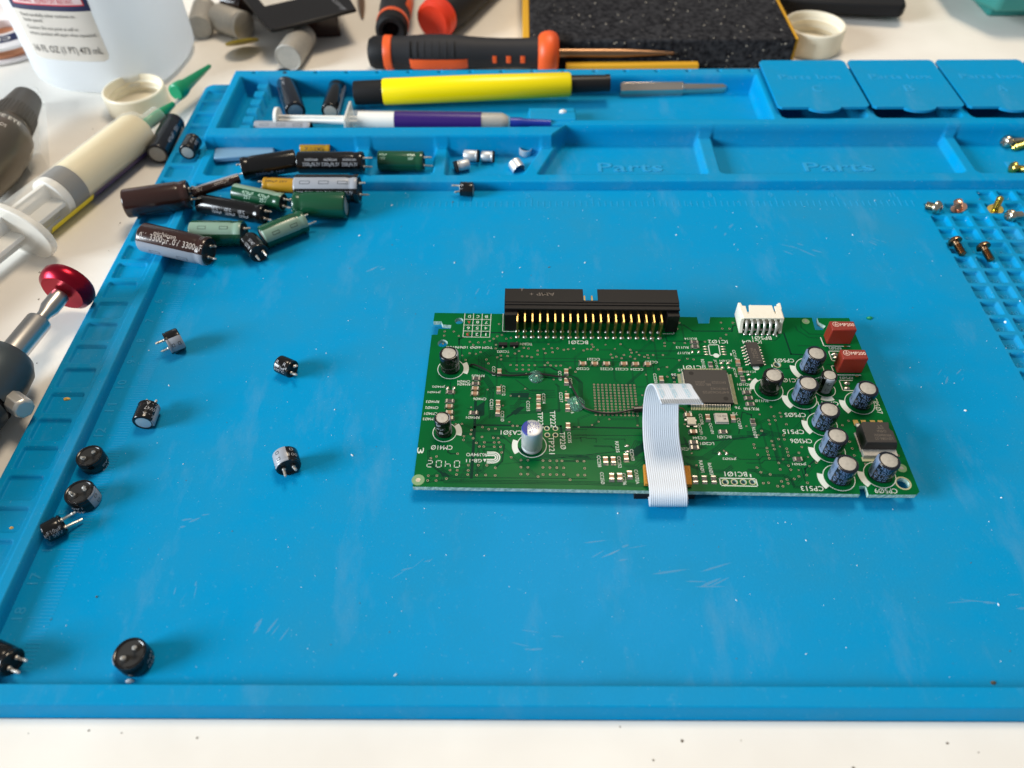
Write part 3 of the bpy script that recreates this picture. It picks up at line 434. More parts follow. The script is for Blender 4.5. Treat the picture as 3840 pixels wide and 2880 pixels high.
for c, r, r2, am in (((218.1, -96.4), 4.5, 6.3, 195), ((202.8, -105.6), 4.5, 5.9, 150), ((220.7, -105.4), 3.3, 4.9, 268), ((212.6, -109.1), 4.5, 6.3, 195), ((230.2, -111.1), 4.5, 6.3, 195), ((216.3, -119.5), 4.5, 6.2, 192), ((216, -129.4), 4.5, 6.3, 195), ((216.1, -139.1), 4.5, 6.2, 192), ((228.2, -138.1), 4.5, 6.3, 195), ((100.7, -96.6), 4.3, 5.9, 4), ((100.3, -122.6), 3.6, 5.3, 12), ((126.9, -127.6), 4.4, 6.0, 185)):
    ring(sk, c, r-.1, r+.12, zs, 0, 0, 360, 36); ring(sk, c, r+.1, r2, zs+.001, 0, am-27, am+27, 8)
SEG = {'0': 'abcdef', '4': 'fgbc', '2': 'abged'}
for i, ch in enumerate('0402'):
    c0 = lerp((104.68, -134.40), (96.59, -134.28), i/3); w_, h_ = .75, 1.15
    sg = dict(a=(-w_*.6, h_, w_*.6, h_), b=(w_, h_*.25, w_, h_*.8), c=(w_, -h_*.8, w_, -h_*.25), d=(-w_*.6, -h_, w_*.6, -h_), e=(-w_, -h_*.8, -w_, -h_*.25), f=(-w_, h_*.25, -w_, h_*.8), g=(-w_*.6, 0, w_*.6, 0))
    for s_ in SEG[ch]:
        xa, ya, xb_, yb_ = sg[s_]; ribbon2d(sk, [(c0[0]-xa, c0[1]-ya), (c0[0]-xb_, c0[1]-yb_)], .2, zs)
sk.text('94VO', (109.17, -130.98), 3.8, 1.2, 180, z=zs); sk.text('RU', (112.33, -131.04), 2.0, 1.2, 180, z=zs, slant=-.3); sk.text('GB-11', (109.71, -133.18), 4.7, 1.2, 180, z=zs)
sk.add([(*(112.37, -132.57), zs), (*(113.38, -132.57), zs), (*(112.91, -133.70), zs)], [(0, 1, 2)])
lg = (115.18, -132.02)
for r in (.55, 1.15, 1.75): ring(sk, (lg[0]+.2, lg[1]), r, r+.38, zs, 0, -90, 90, 10)
for dy in (-1.93, -1.33, -.73, .73, 1.33, 1.93): sk.box(lg[0]-1.7, lg[0]+.2, lg[1]+dy-.19, lg[1]+dy+.19, zs-.01, zs)
sk.build('silkscreen_print', ['silk', 'redink'], board, at=BA)
# ------------------------------------------------------------------ electrolytic capacitors (used on the board and loose)
_cm = {}
def cap_mesh(key, make, mats):
    if key not in _cm: _cm[key] = make().mesh(key[0], mats, sharp=50)
    return _cm[key]
def sleeve_prof(L, r):
    g = min(.16*L, 3.2)
    return [(r*.80, .22), (r*.86, .04), (r*.95, 0), (r, .06*r+.1), (r, g*.55), (r*.955, g*.8), (r*.945, g), (r*.96, g*1.2), (r, g*1.5), (r, L-.16*r), (r*.985, L-.08*r), (r*.93, L-.02*r), (r*.84, L), (r*.72, L-.03*r)]
def capacitor(name, L, r, M, slv, stripe=None, parent=None, st_ang=60, st_w=62, texts=(), lead=None, top='alu', lead_bend=(.3, -.2), marks=0, markmat='prt_dark'):
    """z runs from the lead end to the can end; x faces the camera"""
    key = (round(L, 1), round(r, 1)); L, r = key; P = sleeve_prof(L, r)
    o = link(name, cap_mesh(('sleeve', key, slv), lambda: MB().lathe(P, 28, 0, None, 0, 360, False, False), [slv]), parent)
    if parent is None: o.matrix_world = M
    else: o.matrix_parent_inverse = Matrix(); o.matrix_local = Matrix.Translation(Vector(parent['_at'])*-K) @ M
    link('can_top', cap_mesh(('can_top', key, top), lambda: MB().lathe([(r*.74, L-.05*r), (r*.5, L-.02*r), (0, L-.02*r)], 24, 0), [top]), o)
    def seal():
        b = MB().lathe([(0, .35), (r*.5, .36), (r*.85, .30)], 22, 0, None, 0, 360, False, False)
        for s in (-1, 1): b.lathe([(0, .12), (r*.24, .16), (r*.26, .36)], 10, 0, Matrix.Translation((0, s*r*.38, 0)), 0, 360, False, False)
        return b
    if lead:
        link('rubber_seal', cap_mesh(('rubber_seal', key), seal, ['rubber']), o)
        for i, s in enumerate((-1, 1)):
            b0 = lead_bend[i]; ld0 = lead; lead = ld0*(1.0 if i == 0 else random.uniform(.55, .95)); b = MB().tube([(0, s*r*.38, .4), (0, s*r*.38, -.4), (b0*lead*.35, s*r*.40, -lead*.45), (b0*lead, s*r*.42+b0*.4, -lead)], [.5, .42, .38, .32], 8); b.dome((b0*lead*.8, s*r*.42+b0*.3, -lead*.8), .5, .5, .55, 0, 8, 3).dome((0, s*r*.38, -.2), .62, .62, -.5, 0, 8, 3)
            b.build('lead', 'tin', o); lead = ld0
    if stripe:
        PS = [(a*1.004+.012, z) for a, z in P]
        link('polarity_stripe', cap_mesh(('polarity_stripe', key, stripe, st_ang, st_w), lambda: MB().lathe(PS, 10, 0, None, st_ang-st_w/2, st_ang+st_w/2, False, False), [stripe]), o)
        if marks:
            b = MB(); rr = r*1.004+.05
            for i in range(marks):
                zc = L*(i+.75)/(marks+.4); a, c = .32/r+.05, L*.075
                pts = [(-a, -c), (a, -c), (a, c), (-a, c), (-a, -c)]
                for (t0, z0), (t1, z1) in zip(pts, pts[1:]):
                    w = .09+.015*r; ww = w/rr
                    lo, hi, zl, zh = min(t0, t1)-ww/2, max(t0, t1)+ww/2, min(z0, z1)-w/2, max(z0, z1)+w/2
                    th = math.radians(st_ang); q = [(rr*math.cos(th+t), rr*math.sin(th+t), zc+z) for t, z in ((lo, zl), ((lo+hi)/2, zl), (hi, zl), (hi, zh), ((lo+hi)/2, zh), (lo, zh))]
                    b.add(q, [(0, 1, 4, 5), (1, 2, 3, 4)])
            b.build('stripe_mark', markmat, o)
    if texts:
        b = MB(); pm = texts[0]
        for t, zc, th, ln, h, fl in texts[1:]: b.wraptext(t, r*1.004+.02, zc, th, ln, h, 1 if fl >= 0 else -1, 0, across=(fl == 0))
        b.build('sleeve_print', pm, o)
    return o
def bcap(xy, h, r, slv, stripe, ang, texts=(), top='alu', lean=(0, 0), marks=2, name='electrolytic_capacitor'):
    return capacitor(name, h, r, frame((xy[0], xy[1], ZB+.25), (lean[0], lean[1], 1)), slv, stripe, board, ang, 64, texts, None, top, marks=marks)
cp = ('prt_blue', ('VC 25V', 3.4, 12, 5.2, 1.1, 1), ('47µF', 3.3, -12, 4.0, 1.3, 1), ('105°C', 3.5, 34, 4.6, 1.0, 1), ('25V', 6.4, 10, 2.6, .9, 0))
for xy, ln in (((218.1, -96.4), (.03, 0)), ((212.6, -109.1), (0, .01)), ((230.2, -111.1), (.02, 0)), ((216.3, -119.5), (0, 0)), ((216, -129.4), (.01, .02)), ((216.1, -139.1), (.015, 0)), ((228.2, -138.1), (.02, .01))):
    bcap(xy, 7.1, 3.3, 'slv_navy', 'st_blue', -62, cp, lean=ln)
bcap((202.8, -105.6), 7.0, 3.2, 'slv_black', 'st_grey', 165, lean=(-.01, 0))
bcap((220.4, -105.2), 6.4, 2.55, 'slv_black', 'st_grey', 25, ('prt_grey', ('S', 5.2, -50, 1.2, 1.0, 0), ('50V', 3.2, -40, 3.2, .9, 1)), lean=(.01, .02))
bcap((100.5, -96.4), 7.2, 3.15, 'slv_black', 'st_grey', 88, ('prt_grey', ('25V', 5.6, 52, 1.8, 1.0, 0), ('16V47µF', 3.4, 40, 5.2, 1.0, 1)))
bcap((100.1, -122.7), 7.1, 2.5, 'slv_black', 'st_grey', 88, ('prt_grey', ('BP', 6.0, -35, 1.5, 1.0, 0), ('B', 2.6, -20, 1.2, 1.1, 0), ('47µF', 4.3, -28, 2.4, .8, 0)))
def silver_cap(xy):
    r, L = 3.12, 9.2
    P = [(2.9, 0), (3.12, .15), (3.12, .7), (2.95, .95), (2.92, 1.15), (3.12, 1.5), (3.12, L-.55), (3.0, L-.2), (2.7, L), (0, L)]
    o = MB().lathe(P, 32, 0).build('polymer_capacitor', 'silver', board); o.location = [(a-b)*K for a, b in zip((*xy, ZB+.2), BA)]
    b = MB(); b.add([(2.72*math.cos(math.radians(a)), 2.72*math.sin(math.radians(a)), L+.02) for a in range(118, 243, 6)], [tuple(range(21))]); b.lathe([(3.125, L-.62), (3.01, L-.19), (2.72, L+.01)], 12, 0, None, 118, 242, False, False)
    b.build('polarity_mark', 'bluemark', o)
    MB().text('K', (-.65, 1.4), 1.25, 1.5, 0, z=L+.03, slant=.25).text('750', (1.0, 1.35), 1.8, 1.15, 0, z=L+.03).text('25VØ7'.replace('Ø', '0'), (.45, -.05), 3.4, 1.15, 0, z=L+.03).text('47', (-.35, -1.5), 1.3, 1.1, 0, z=L+.03).build('top_print', 'bluemark', o)
silver_cap((126.9, -128.0))
# ------------------------------------------------------------------ surface mount parts
def smd(kind_):
    b = MB()
    if kind_ == 'c': b.box(-.62, .62, -.62, .62, 0, .85, 0); b.box(-1.05, -.6, -.66, .66, 0, .9, 1); b.box(.6, 1.05, -.66, .66, 0, .9, 1); s = .8
    elif kind_ == 'r': b.box(-.72, .72, -.64, .64, .38, .56, 2); b.box(-.75, .75, -.66, .66, 0, .38, 3); b.box(-1.1, -.7, -.66, .66, 0, .58, 1); b.box(.7, 1.1, -.66, .66, 0, .58, 1); s = .5; b.text('101', (0, 0), 1.1, .7, 180, 4, z=.575)
    else: s = 0
    for sx in (-1, 1):
        if s: b.add([(sx*1.0, -.75, s), (sx*1.0, .75, s), (sx*1.5, .75, .04), (sx*1.5, -.75, .04), (sx*1.0, -.75, .0), (sx*1.0, .75, .0)], [(0, 1, 2, 3), (0, 3, 4), (1, 5, 2)], 1)
        else: b.dome((sx*1.05, 0, 0), .52, .75, .22, 1, 12, 3)
    return b.mesh({'c': 'chip_capacitor', 'r': 'chip_resistor', 'p': 'solder_pad'}[kind_], ['ceram', 'solder', 'resist', 'ceramw', 'icprint'])
_sm = {k: smd(k) for k in 'crp'}
def put(kd, pts, v=False):
    for c in pts:
        o = link(_sm[kd].name.split('.')[0], _sm[kd], board); o.location = ((c[0]-BA[0])*K, (c[1]-BA[1])*K, .02*K); o.rotation_euler.z = math.radians(BR+(90 if v else 0)+random.uniform(-2, 2))
put('c', [(116.66, -98.30), (116.57, -105.95), (116.48, -111.53), (116.46, -115.03), (129.27, -109.29), (129.21, -113.00), (138.44, -98.32), (138.33, -102.40), (138.28, -108.87), (138.31, -113.17), (169.02, -101.51), (195.04, -94.10), (195.09, -97.81), (181.42, -117.27), (189.20, -117.41), (154.83, -132.24), (148.68, -133.37), (150.93, -133.37), (150.02, -139.19), (152.35, -139.19), (155.33, -138.36), (138.11, -120.63)], True)
put('c', [(109.06, -105.52), (109.01, -107.64), (101.15, -112.82), (101.37, -115.26), (101.56, -117.54), (144.11, -94.80), (148.00, -94.80), (151.88, -94.84), (157.57, -94.89), (161.41, -95.00), (165.31, -95.08), (175.55, -116.34), (176.21, -122.83)])
put('r', [(109.23, -101.04), (109.09, -103.20), (101.11, -106.72), (101.15, -110.49), (108.87, -115.26), (182.18, -84.86), (182.11, -86.89), (195.59, -106.97), (195.73, -109.31), (195.78, -111.75), (175.78, -126.65), (175.80, -128.53), (185.36, -122.67), (205.74, -132.76)])
put('r', [(195.12, -118.83), (174.17, -139.90), (176.87, -139.90), (179.56, -139.90), (185.92, -95.10), (195.28, -101.28), (195.04, -118.83)], True)
put('p', [(101.16, -104.70), (182.02, -88.95), (184.01, -130.45), (190.75, -95.96)])
put('p', [(155.60, -128.76), (197.73, -100.19), (189.79, -95.10), (192.00, -95.10)], True)
pd = MB()
for i in range(4):
    for a, b in (((185.54, -86.63), (185.54, -90.18)), ((191.48, -86.63), (191.42, -90.19))): c = lerp(a, b, i/3); pd.dome((c[0], c[1], ZB+.02), .95, .33, .15, 0, 12, 3)
pd.build('bare_pad', 'solder', board, at=BA)
def obox(name, mats, c, parts, rot=0.0, bevel=.08, parent=board):
    """boxes about c = (x, y) standing on the board: (x0,x1,y0,y1,z0,z1,material)"""
    b = MB()
    for p in parts: b.box(*p)
    o = b.build(name, mats, parent, bevel=bevel); base = parent['_at']; o.location = ((c[0]-base[0])*K, (c[1]-base[1])*K, (ZB-base[2])*K); o.rotation_euler.z = math.radians(BR+rot); o['_at'] = (c[0], c[1], ZB); return o
for c in ((117.66, -86.15), (121.50, -86.15)):
    obox('transistor', ['blackm', 'solder'], c, [(-1.45, 1.45, -.65, .65, .12, 1.1, 0), (-.25, .25, -1.5, -.6, .02, .5, 1), (-1.2, -.75, .6, 1.3, .02, .4, 1), (.75, 1.2, .6, 1.3, .02, .4, 1)])
# red film capacitors
for xy in ((230.35, -83.75), (230.3, -96.7)):
    fc = obox('film_capacitor', 'red', xy, [(-4.05, 4.05, -2.1, 2.1, .25, 7.1, 0)], bevel=.35)
    b = MB().text('MP200', (1.35, .35), 4.6, 1.35, 0, z=7.12); ring(b, (-2.3, .5), .98, 1.12, 7.12, 0, 0, 360, 20); b.text('W', (-2.3, .3), 1.2, 1.0, 0, z=7.12); disc(b, (-2.3, 1.1), .16, 7.12); b.build('top_print', 'redprint', fc)
obox('film_capacitor_lead', 'gold', (232.32, -86.88), [(-.5, .5, -.25, .25, 0, .5, 0)]); obox('film_capacitor_lead', 'gold', (232.37, -100.14), [(-.5, .5, -.25, .25, 0, .5, 0)])
for c in ((228.06, -90.15), (227.74, -91.87)): pass
fz = MB(); 
for c in ((227.92, -90.15), (227.93, -91.68), (228.42, -102.92), (227.82, -105.05)): fz.dome((c[0], c[1], ZB+.02), 1.1, .8, .5, 0, 12, 3)
fz.build('solder_blob', 'solder', board, at=BA)
# microcontroller
q = obox('microcontroller_chip', 'ictop', (183.2, -105.3), [(-7.0, 7.0, -6.95, 6.95, .25, 1.6, 0)], bevel=.15)
qb = MB()
for t, x, y, w in (('64F3062F25', 2.1, -2.7, 8.2), ('H8/3062', 3.4, -1.2, 5.4), ('BBL 0206', -1.4, .5, 4.8), ('JAPAN', -2.2, 1.7, 3.2), ('EA02523', 3.7, 1.4, 4.4)): qb.text(t.replace('0', 'O'), (x, y), w, .95, 180, z=1.62)
for x, y in ((-4.6, 5.3), (4.9, -5.2)): disc(qb, (x, y), .8, 1.615, 1, 16)
qb.build('chip_print', ['icprint', 'blackp'], q)
for side in range(4):
    b = MB(); n = 25
    for i in range(n):
        p = -6.0+12.0*i/(n-1); w = .115
        b.add([(p-w, 6.95, 1.0), (p+w, 6.95, 1.0), (p+w, 7.4, .98), (p-w, 7.4, .98), (p+w, 7.75, .2), (p-w, 7.75, .2), (p+w, 8.5, .13), (p-w, 8.5, .13)], [(0, 1, 2, 3), (3, 2, 4, 5)], 0)
        b.box(p-w*1.1, p+w*1.1, 7.75, 8.75, .02, .16, 1)
    o = kind(b.build('chip_lead_row', ['tin', 'ring'], q), 'stuff'); o.rotation_euler.z = math.pi/2*side
s14 = obox('logic_chip', 'ictop', (200.9, -90.9), [(-1.95, 1.95, -5.0, 5.0, .2, 1.55, 0)], 2, bevel=.12)
sb = MB().text('F2308', (.5, -.3), 4.2, .8, 92, z=1.57).text('74HC08', (-.5, -.2), 4.6, .8, 92, z=1.57); sb.box(.2, 1.4, -3.6, -3.4, 1.55, 1.57, 0); sb.build('chip_print', 'icprint', s14)
for s in (-1, 1):
    for i in range(7):
        y = -3.9+1.3*i; MB().add([(s*1.95, y-.21, .85), (s*1.95, y+.21, .85), (s*2.35, y+.21, .83), (s*2.35, y-.21, .83), (s*2.6, y+.21, .15), (s*2.6, y-.21, .15), (s*3.2, y+.21, .1), (s*3.2, y-.21, .1)], [(0, 1, 2, 3), (3, 2, 4, 5), (5, 4, 6, 7)]).dome((s*3.0, y, 0), .5, .34, .16, 1, 8, 3).build('chip_lead', ['tin', 'solder'], s14)
x1 = obox('crystal', ['alu', 'tin'], (185.6, -117.6), [(-1.95, 1.95, -1.75, 1.75, .35, 1.0, 0), (-2.1, 2.1, -1.95, 1.95, .05, .4, 1)], bevel=.1)
MB().text('16.00', (.2, .55), 2.6, .8, 0, z=1.02).text('M', (.9, -.55), .7, .7, 0, z=1.02).build('case_print', 'ink', x1)
obox('trimmer', ['capcream', 'tin'], (176.1, -118.9), [(-1.3, 1.3, -1.35, 1.35, .25, 1.1, 0), (-2.0, -1.3, .3, 1.0, .05, .7, 1), (1.3, 1.7, .2, .9, .05, .6, 1), (-1.6, -.7, -2.0, -1.35, .05, .45, 1), (.5, 1.7, -2.0, -1.35, .05, .45, 1)], bevel=.08)
# regulator
rg = obox('voltage_regulator', 'ictop', (230.1, -125.6), [], bevel=.12)
def rpoly(e): return [(-4.9+e, -4.5+e), (5.0-e, -4.5+e), (5.0-e, .2), (4.35-e, .9), (4.2-e, 1.7), (4.5-e, 2.5), (4.6-e, 4.2-e), (-3.6, 4.3-e), (-4.9+e, 3.0-e)]
lay = [(rpoly(.25), .35), (rpoly(0), 2.0), (rpoly(.55), 4.3)]; b = MB(); vv = [(x, y, z) for pl, z in lay for x, y in pl]; n = 9
b.add(vv, [tuple(range(n-1, -1, -1)), tuple(range(2*n, 3*n))]+[(j*n+i, j*n+(i+1) % n, (j+1)*n+(i+1) % n, (j+1)*n+i) for j in range(2) for i in range(n)])
me = b.mesh('voltage_regulator', ['ictop'], sharp=25); rg.data = me
b = MB().box(-5.0, 5.0, -6.6, -4.2, .1, 1.3).box(-5.2, -4.7, -4.4, 2.5, .05, .5).box(-5.4, 4.9, -7.9, -6.4, .02, .14, 1); b.build('heat_tab', ['alu', 'ring'], rg, bevel=.08)
for x in (-3.6, -1.2, 1.6, 3.9):
    MB().box(x-.55, x+.55, 4.2, 5.4, .9, 1.3).box(x-.55, x+.55, 5.2, 5.5, .1, 1.3).box(x-.7, x+.8, 5.3, 7.4, .02, .4, 1).build('tab_lead', ['tin', 'gold'], rg)
b = MB()
for t, y, w in (('LD1086-33', -2.6, 5.2), ('WK0060201', -1.3, 5.0), ('CHINA', .2, 2.8), ('ST', 1.9, 1.8)): b.text(t, (1.0, y), w, .95, 180, z=4.32, slant=-.35 if t == 'ST' else 0)
b.box(.0, 2.0, 1.05, 1.2, 4.3, 4.32); b.build('chip_print', 'icprint', rg)
# black box header
hc = (147.6, -73.5)
hd = MB(); x0, x1_ = -29.4, 29.4
hd.box(x0, -2.75, 0, 6.6, 9.0, 9.6).box(2.15, x1_, 0, 6.6, 9.0, 9.6).box(-2.75, 2.15, 0, 1.0, 9.0, 9.59)          # roof with the key slot, y is away from the camera
hd.box(x0, x1_, .1, 6.6, .5, 1.1).box(x0, x0+1.1, .05, 6.55, 1.1, 9.0).box(x1_-1.1, x1_, .05, 6.55, 1.1, 9.0).box(x0+.02, x1_-.02, -.9, .6, 1.0, 9.3)
hd.box(x0, x1_, -2.6, -.7, 8.2, 8.9).box(x0, x0+4.5, -4.4, -.6, .1, 7.6).box(x1_-4.0, x1_, -4.4, -.6, .1, 7.6)
hd.v = [(x, y-1.6, z) for x, y, z in hd.v]
header = hd.build('box_header', 'blackp', board, bevel=.12); header.location = [(a-b_)*K for a, b_ in zip((*hc, ZB), BA)]; header['_at'] = (*hc, ZB); header.rotation_euler.z = math.radians(BR)
MB().text('AMP', (-15.5, 2.2), 6.4, 1.5, 180, z=9.62, slant=-.3).text('+', (-20.3, 2.2), 1.2, 1.2, z=9.62).text('Y', (-23.6, 4.4), 1.6, 1.5, z=9.62).build('moulded_mark', 'icprint', header)
def pin_mesh(up):
    h, yb = (7.0, -7.8) if up else (4.2, -5.05); w = .26
    b = MB().tube([(0, 5.2, h), (0, yb+.45, h), (0, yb+.1, h-.1), (0, yb, h-.45), (0, yb, 0)], .34, 4, 0); b.dome((0, yb, .02), .82, .82, .62, 1, 12, 4); return b.mesh('header_pin', ['gold', 'solder'], sharp=60)
for up in (True, False):
    pm = pin_mesh(up)
    for i in range(20): o = link('header_pin', pm, header); o.location = ((-24.98+2.54*i, 0, 0)[0]*K, -1.0*K if up else -1.0*K, 0)
# white socket
wc = (205.2, -74.5); sk_ = MB()
sk_.prism([(-6.5, -4.6), (6.9, -4.6), (6.9, -.4), (7.2, -.1), (7.3, 2.9), (6.5, 2.9), (6.3, 1.3), (5.5, 1.3), (4.9, 1.3), (4.9, -2.4), (4.4, -2.4), (4.2, 1.7), (-3.6, 1.7), (-4.2, -2.4), (-4.8, -2.4), (-4.8, 1.3), (-5.9, 1.4), (-6.2, 2.9), (-7.1, 2.9)], 5.4, 6.0)
sk_.box(-7.0, 7.2, -1.2, 3.0, .2, .9).box(-6.4, 6.7, -2.2, -1.0, .9, 5.4)
for sx in (-7.1, 6.2):
    pts = [(-6.0, .1), (-4.3, 3.4), (-4.3, 5.4), (3.0, 5.4), (3.0, .2)]; w = 1.15
    sk_.add([(sx, y, z) for y, z in pts]+[(sx+w, y, z) for y, z in pts], [(4, 3, 2, 1, 0), (5, 6, 7, 8, 9)]+[(i, (i+1) % 5, (i+1) % 5+5, i+5) for i in range(5)])
for i in range(5): sk_.box(-4.6+2.0*i+.7, -4.6+2.0*i+1.5, -4.5, -3.7, 4.6, 5.4)
ws = sk_.build('socket_connector', 'cream', board, bevel=.1); ws.location = [(a-b_)*K for a, b_ in zip((*wc, ZB), BA)]; ws['_at'] = (*wc, ZB); ws.rotation_euler.z = math.radians(BR)
pm = MB().tube([(0, -2.0, 4.1), (0, -3.9, 4.1), (0, -5.2, 3.6), (0, -6.0, 2.2), (0, -6.2, .2)], .46, 6).dome((0, -6.2, .02), .82, .75, .5, 1, 12, 3).dome((-.6, -4.0, .02), .8, .7, .45, 1, 12, 3).mesh('socket_pin', ['tin', 'solder'], sharp=60)
for i in range(6): o = link('socket_pin', pm, ws); o.location = ((-4.95+2.0*i)*K, 0, 0)
# ribbon cable
rows = [((160.68, -143.02, 1.50), (171.86, -143.01, 1.50)), ((160.75, -145.79, 0.90), (171.88, -145.78, 0.90)), ((160.54, -147.11, 2.50), (171.48, -147.10, 2.50)), ((160.18, -147.90, 5.00), (170.99, -147.89, 5.00)), ((159.96, -146.91, 7.20), (170.75, -146.90, 7.20)), ((159.98, -144.75, 8.00), (170.66, -144.74, 8.00)), ((160.05, -140.63, 7.60), (170.88, -140.62, 7.60)), ((160.13, -135.35, 7.20), (171.10, -135.34, 7.20)), ((160.16, -130.50, 7.20), (171.08, -130.49, 7.20)), ((160.20, -126.58, 7.80), (171.04, -126.58, 7.80)), ((160.29, -122.88, 9.20), (171.10, -122.88, 9.20)), ((160.38, -120.42, 11.00), (171.15, -120.42, 11.00)),
 ((160.48, -118.14, 14.00), (171.09, -118.28, 14.00)), ((160.62, -117.11, 17.50), (171.26, -117.25, 17.50)), ((160.91, -117.32, 20.50), (171.61, -117.49, 20.50)), ((161.50, -117.89, 22.00), (172.29, -117.93, 22.00)), ((161.99, -119.31, 23.20), (173.08, -118.98, 23.00)), ((162.34, -121.75, 24.00), (173.35, -121.75, 24.00)), ((162.65, -124.68, 24.50), (174.05, -124.53, 24.50)), ((163.15, -127.81, 25.00), (174.89, -127.73, 25.00))]
def cr(P, n):
    out = []; P = [np.array(p) for p in P]
    for i in range(len(P)-1):
        a, b_, c, d = P[max(i-1, 0)], P[i], P[i+1], P[min(i+2, len(P)-1)]
        for k in range(n):
            t = k/n; out.append(.5*((2*b_)+(-a+c)*t+(2*a-5*b_+4*c-d)*t*t+(-a+3*b_-3*c+d)*t**3))
    return out+[P[-1]]
Lc, Rc = cr([r_[0] for r_ in rows], 5), cr([r_[1] for r_ in rows], 5); nw = 18*6
def rsurf(j, f, lift=0.0):
    a, b_ = Lc[j], Rc[j]; t = Lc[min(j+1, len(Lc)-1)]-Lc[max(j-1, 0)]; nn = np.cross(b_-a, t); nn /= np.linalg.norm(nn); return a+(b_-a)*f+nn*lift
rb = MB(); V = []
for j in range(len(Lc)):
    for side in (1, -1):
        for i in range(nw+1):
            f = i/nw; e = .13+.085*abs(math.sin(math.pi*18*f)) if .01 < f < .99 else .12; V.append(tuple(rsurf(j, f, side*e)))
S2 = 2*(nw+1); F_ = []
for j in range(len(Lc)-1):
    for i in range(nw):
        a = j*S2+i; F_.append((a, a+1, a+1+S2, a+S2)); a += nw+1; F_.append((a+S2, a+1+S2, a+1, a))
    for i in (0, nw): a = j*S2+i; F_.append((a, a+nw+1, a+nw+1+S2, a+S2))
rb.add(V, F_); ra = tuple(Lc[40]); rib = rb.build('ribbon_cable', 'ribbon', board, at=ra, sharp=60); rp = MB()
def rp_text(t, f0, j0, j1, h):
    v, f = text2d(t); q = []
    for x, y in v:
        jj = j0+(j1-j0)*x; j = int(jj); k = jj-j; ff = f0+(y-.5)*h; q.append(tuple(rsurf(j, ff, -.30)*(1-k)+rsurf(min(j+1, len(Lc)-1), ff, -.30)*k))
    rp.add(q, f)
for f0 in (.12, .44, .78): rp_text('AWM 20624', f0-.03, 77.5, 91, .05); rp_text('80C 60V', f0+.035, 78.5, 90, .05)
rp.build('ribbon_print', 'ribbonprint', rib, at=ra)
ct = MB()
for i in range(18):
    f = (i+.5)/18; w = .014
    for j in range(92, 95): ct.add([tuple(rsurf(j, f-w, -.31)), tuple(rsurf(j, f+w, -.31)), tuple(rsurf(j+1, f+w, -.31)), tuple(rsurf(j+1, f-w, -.31))], [(0, 1, 2, 3)])
ct.build('ribbon_contact', 'contact', rib, at=ra)
MB().prism([(159.50, -135.48), (173.09, -135.92), (172.81, -142.51), (159.19, -142.09)], ZB+.02, ZB+1.6).build('felt_pad', 'felt', board, at=BA, bevel=.2)
MB().box(-9.0, 8.6, -1.6, 3.5, -4.6, -1.75).build('ribbon_socket', 'blackm', board).location = (((165.64, -143.04)[0]-BA[0])*K, ((165.49, -143.16)[1]-BA[1]+1.3)*K, 0)
# repair wire and glue
def U3(xy, h): return (xy[0], xy[1], ZB+h)
wp = cr([U3((106.88, -95.25), .3), U3((108.34, -95.63), 1.0), U3((111.72, -97.38), .9), U3((115.36, -99.40), .6), U3((120.04, -99.95), .6), U3((124.98, -99.96), .9), U3((128.83, -99.60), 1.0), U3((134.57, -100.33), .7), U3((138.51, -101.24), .7), U3((139.87, -104.47), .8), U3((141.29, -108.70), 1.0), U3((142.95, -112.66), .9), U3((144.81, -114.36), .7), U3((149.99, -115.60), .6), U3((154.74, -115.37), .8), U3((158.49, -114.60), 1.1), U3((162.47, -114.36), 1.3)], 5)
wr = MB().tube([tuple(p) for p in wp], .33, 8); wr.tube([U3((158.81, -114.53), 1.15), U3((163.79, -114.26), 1.3), U3((172.78, -114.02), 1.3)], .95, 10); w_ = wr.build('repair_wire', ['wire', 'gold'], board, at=BA)
MB().tube([U3((172.91, -114.02), 1.2), U3((174.10, -114.02), 1.0), U3((174.79, -114.70), .5), U3((175.01, -115.04), .1)], .22, 6).build('bare_wire_end', 'copper', w_, at=BA)
for c, rx in (((128.60, -100.14), 2.5), ((141.12, -111.46), 2.9)): MB().dome((c[0], c[1], ZB+.02), rx, rx*1.08, 1.5, 0, 24, 8).build('glue_blob', 'glue', board, at=(c[0], c[1], ZB))
# ------------------------------------------------------------------ loose capacitors
def loose(ax, slv, label, group, lead_first=True, stripe=None, st_ang=60, st_w=62, texts=(), lead=4.0, top='alu', roll=0.0, marks=0, bend=(.3, -.2), markmat='prt_dark', cat='capacitor'):
    """ax = (lead-end point, can-end point, radius) in mm (swapped when lead_first is off)"""
    a, b_, r = ax
    if not lead_first: a, b_ = b_, a
    d = Vector(b_)-Vector(a); o = capacitor('capacitor', d.length, r, frame(a, d, roll), slv, stripe, None, st_ang, st_w, texts, lead, top, bend, marks, markmat)
    return tag(o, label, cat, group)
PILE, DES = 'capacitors heaped at the top left corner of the mat', 'small removed capacitors scattered on the mat'
loose(((-33.84, -12.00, 9.10), (-9.89, -5.11, 8.70), 5.70), 'slv_brown', 'plain brown capacitor overhanging the mat edge, upper of the two brown ones', PILE, False, lead=4, bend=(.8, .6))
o = loose(((-20.03, -32.21, 8.69), (6.07, -38.44, 6.49), 5.49), 'slv_brown', 'brown capacitor printed 3300µF 10V with a grey stripe, lowest on the mat edge', PILE, False, 'st_grey', -58, 74, ('prt_tan', ('3300µF10V', 15, 2, 12.0, 3.0, -1), ('3300µF', 4.0, 2, 7.6, 3.0, -1), ('nichicon', 15.5, 26, 8.8, 1.7, -1), ('0V', 24.0, 2, 2.4, 3.0, -1)), 4.6, marks=2, bend=(.6, .5))
